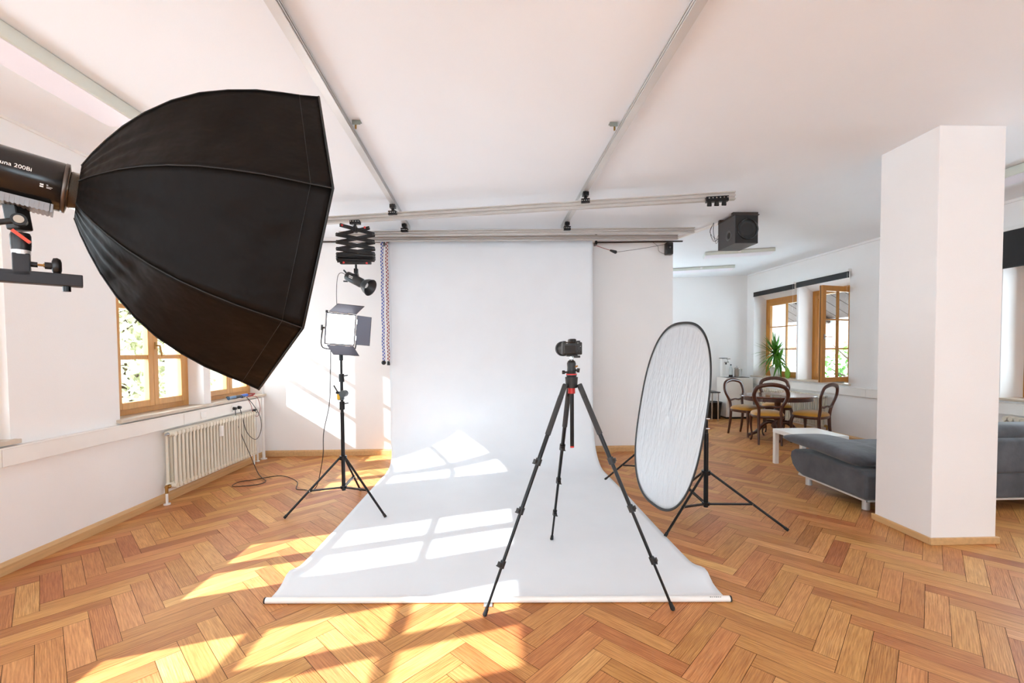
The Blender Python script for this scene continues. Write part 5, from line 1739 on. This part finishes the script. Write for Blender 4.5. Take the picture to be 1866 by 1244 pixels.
# ------------------------------------------------------------------ plants and decoration on the right sill
def yucca():
    cx, cy, z = 5.60, 8.82, 0.905
    t = thing('yucca_plant', (cx, cy, z), 'bushy green yucca in a white pot on the right window sill', 'plant')
    MB().lathe([(0.075, 0), (0.078, 0.005), (0.108, 0.19), (0.112, 0.195), (0.106, 0.20), (0.098, 0.17)], (cx, cy, z), n=30).build('pot', M_WHITE, t, label='white plant pot')
    MB().lathe([(0.098, 0.168), (0.001, 0.175)], (cx, cy, z), n=20, caps=False).build('soil', mat('soil', (60, 44, 34), 0.95), t)
    MB().tube([V((cx, cy, z + 0.15)), V((cx + 0.02, cy - 0.01, z + 0.3)), V((cx - 0.01, cy, z + 0.45))], [0.018, 0.016, 0.014], n=8, sub=4).tube([V((cx + 0.03, cy - 0.04, z + 0.15)), V((cx + 0.03, cy - 0.06, z + 0.28))], 0.012, n=8).build('stem', M_BARK, t)
    rr_ = random.Random(11)
    mb = MB()
    def leaf(b, dirv, L, w, droop):
        d = V(dirv).normalized()
        sd = d.cross(V((0, 0, 1)))
        if sd.length < 0.05: sd = V((1, 0, 0))
        sd.normalize()
        vs, fs = [], []
        K = 7
        for k in range(K + 1):
            s = k / K
            p = V(b) + d * L * s + V((0, 0, -droop * s * s))
            ww = w * (0.55 + 0.9 * s * (1 - s) * 2) * (1 - s ** 4)
            up_ = V((0, 0, ww * 0.25))
            vs += [p - sd * ww + up_, p, p + sd * ww + up_]
        for k in range(K):
            a = 3 * k
            fs += [(a, a + 1, a + 4, a + 3), (a + 1, a + 2, a + 5, a + 4)]
        mb._add(vs, fs, True)
    for bz, N_ in (((cx - 0.01, cy, z + 0.45), 74), ((cx + 0.03, cy - 0.06, z + 0.30), 34)):
        for k in range(N_):
            a = rr_.uniform(0, 2 * PI)
            el = rr_.uniform(-0.6, 1.45)
            L = rr_.uniform(0.34, 0.50)
            dv = V((math.cos(a) * math.cos(el), math.sin(a) * math.cos(el), math.sin(el)))
            if dv.x > 0.15: L *= 0.6
            leaf(V(bz) + V((0, 0, rr_.uniform(-0.04, 0.06))), dv, L, 0.019, (0.20 if el < 0.5 else 0.05) * rr_.uniform(0.4, 1.2))
    mb.build('leaves', M_LEAF, t, fix=False)
yucca()
t = thing('leaf_ornament', (5.56, 8.36, 0.905), 'bright green leaf-shaped ornament on the sill right of the yucca pot', 'ornament')
vs, N_ = [], 24
outl = []
for k in range(N_):
    a = 2 * PI * k / N_
    yy = 0.078 * math.cos(a) * (1 - 0.45 * max(0, math.sin(a)))
    zz = 0.10 + 0.105 * math.sin(a)
    outl.append((yy, zz))
MB().prism([(p[0], p[1]) for p in outl], (1, 0, 0), (5.56, 8.38, 0.905), -0.006, 0.006).build('leaf_body', M_LEAFL, t, bevel=0.003)
MB().lathe([(0.035, 0), (0.03, 0.012)], (5.563, 8.38, 0.905)).build('foot', M_LEAFL, t)

def small_plant(cx, cy, z):
    t = thing('small_potted_plant', (cx, cy, z), 'little spiky plant in a low grey pot seen through the open window sash', 'plant')
    MB().rbox(cx - 0.05, cx + 0.05, cy - 0.12, cy + 0.12, z, z + 0.08, 0.01).build('pot', mat('concrete_grey', (150, 146, 140), 0.8), t)
    mb = MB()
    rr_ = random.Random(5)
    for k in range(26):
        a, el = rr_.uniform(0, 2 * PI), rr_.uniform(0.3, 1.4)
        d = V((math.cos(a) * math.cos(el), math.sin(a) * math.cos(el), math.sin(el)))
        mb.tube([V((cx, cy, z + 0.07)), V((cx, cy, z + 0.07)) + d * rr_.uniform(0.1, 0.18)], [0.005, 0.001], n=5)
    mb.build('leaves', M_LEAF, t)
small_plant(5.68, 7.30, 0.905)
t = thing('wall_outlet', (xr(8.75) - 0.05, 8.75, 0.79), 'white double outlet on the channel board under the yucca window', 'socket')
mb = MB()
fbox(mb, R2W, 8.66, 8.84, 0.757, 0.825, -0.062, -0.05)
mb.build('outlet_plate', M_WHITE, t, bevel=0.003)

# ------------------------------------------------------------------ outside
GZ = -3.0
MB().box(-70, XL - WT - 0.2, -50, 70, GZ - 0.2, GZ).box(6.6, 70, -50, 70, GZ - 0.2, GZ).box(XL - WT - 0.2, 6.6, 11.5, 70, GZ - 0.2, GZ).box(XL - WT - 0.2, 6.6, -50, YR - 1.5, GZ - 0.2, GZ).build('ground', M_GROUND, kind='structure')
def tree(x, y, hh, cr, label, seed, m=M_TREE, nl=6000, leaf=0.15):
    t = thing('tree', (x, y, GZ), label, 'tree', group=None)
    rr_ = random.Random(seed)
    top = V((x, y, GZ + hh))
    mb = MB().tube([V((x, y, GZ)), V((x + 0.1, y, GZ + hh * 0.4)), V((x, y + 0.1, GZ + hh * 0.9))], [0.22, 0.16, 0.04], n=8, sub=4)
    for k in range(22):
        z = GZ + hh * rr_.uniform(0.3, 0.85)
        a = rr_.uniform(0, 2 * PI)
        L = cr * rr_.uniform(0.5, 0.95)
        mb.tube([V((x, y, z)), V((x + math.cos(a) * L * .5, y + math.sin(a) * L * .5, z + L * .25)), V((x + math.cos(a) * L, y + math.sin(a) * L, z + L * .6))], [0.05, 0.03, 0.008], n=5, sub=3)
    mb.build('trunk', M_BARK, t)
    mb = MB()
    for k in range(nl):
        d = V((rr_.gauss(0, 1), rr_.gauss(0, 1), rr_.gauss(0, 1))).normalized()
        r_ = cr * rr_.uniform(0.25, 1) ** 0.5
        p = V((x, y, GZ + hh * 0.62)) + V((d.x * r_, d.y * r_, d.z * r_ * hh * 0.42 / cr))
        u = V((rr_.gauss(0, 1), rr_.gauss(0, 1), rr_.gauss(0, 1))).normalized() * leaf * rr_.uniform(0.5, 1)
        w = u.cross(V((rr_.gauss(0, 1), rr_.gauss(0, 1), rr_.gauss(0, 1)))).normalized() * leaf * 0.4
        mb.quad(p - u, p + w, p + u, p - w)
    mb.build('foliage', m, t, fix=False)
tree(-10.8, 13.0, 9.0, 2.9, 'loose olive-leaved tree outside the left windows', 1, M_TREE, 14000, 0.17)
tree(-21.5, 22.5, 10.0, 3.2, 'second loose tree farther off outside the left windows', 2)
def house(x0, x1, y0, y1, zt, label, ridge='y'):
    t = thing('neighbour_house', ((x0 + x1) / 2, (y0 + y1) / 2, GZ), label, 'house')
    MB().box(x0, x1, y0, y1, GZ, zt).build('wall', M_HOUSE, t)
    ov = 0.5
    xm, ym = (x0 + x1) / 2, (y0 + y1) / 2
    h_ = 2.2
    mb = MB()
    for a, b in (((x0 - ov), xm), (xm, x1 + ov)):
        za = zt - 0.2 if a != xm else zt + h_
        zb = zt + h_ if b == xm else zt - 0.2
        mb._add([V((a, y0 - ov, za)), V((b, y0 - ov, zb)), V((b, y1 + ov, zb)), V((a, y1 + ov, za)), V((a, y0 - ov, za + .15)), V((b, y0 - ov, zb + .15)), V((b, y1 + ov, zb + .15)), V((a, y1 + ov, za + .15))],
                [(0, 1, 2, 3), (7, 6, 5, 4), (0, 4, 5, 1), (1, 5, 6, 2), (2, 6, 7, 3), (3, 7, 4, 0)])
    mb.build('roof', M_TILE, t)
    MB().prism([(-(x1 - x0) / 2, 0), ((x1 - x0) / 2, 0), (0, h_ - 0.05)], (0, 1, 0), (xm, y0, zt - 0.2), 0, y1 - y0, ref=None).build('gable', M_HOUSE, t)
    for k in range(3):
        x = x0 + (x1 - x0) * (k + 0.7) / 3.4
        MB().box(x, x + 0.8, y0 - 0.02, y0 + 0.05, zt - 1.9, zt - 0.7).build('window', M_SCREEN, t)
house(-17, -11.2, 16.5, 24, 5.5, 'white neighbouring house outside the left windows')
house(13.5, 20, 14, 24, 1.6, 'white neighbouring house with reddish roof beyond the right windows')
tree(11.0, 13.0, 4.6, 1.6, 'green bush-like tree outside the right windows', 5, M_LEAF, 1800, 0.12)
tree(10.6, 19.5, 7.0, 2.2, 'pale yellow tree behind, outside the right windows', 6, M_TREE, 2200, 0.14)
# roof overhang outside the right wall
t = thing('roof_overhang', (6.9, 9.0, 2.7), 'brown boarded roof overhang outside the right windows', 'roof')
mb = MB()
for k in range(18):
    y = 6.0 + k * 0.36
    mb._add([V((6.10, y, 2.95)), V((7.55, y, 2.12)), V((7.55, y + 0.34, 2.12)), V((6.10, y + 0.34, 2.95)), V((6.10, y, 2.99)), V((7.55, y, 2.16)), V((7.55, y + 0.34, 2.16)), V((6.10, y + 0.34, 2.99))],
            [(0, 1, 2, 3), (7, 6, 5, 4), (0, 4, 5, 1), (1, 5, 6, 2), (2, 6, 7, 3), (3, 7, 4, 0)])
mb.build('eave_board', M_EAVE, t)
for k in range(4):
    y = 6.3 + k * 1.8
    MB().bar((6.10, y, 2.88), (7.5, y, 2.08), 0.10, 0.12, ref=(0, 1, 0)).build('rafter', M_EAVE, t)
MB().box(7.5, 7.62, 6, 12.5, 2.04, 2.20).build('gutter', M_ALU, t)
MB().box(6.05, 7.6, 6, 12.5, 3.0, 3.05).build('roof_skin', M_TILE, t)
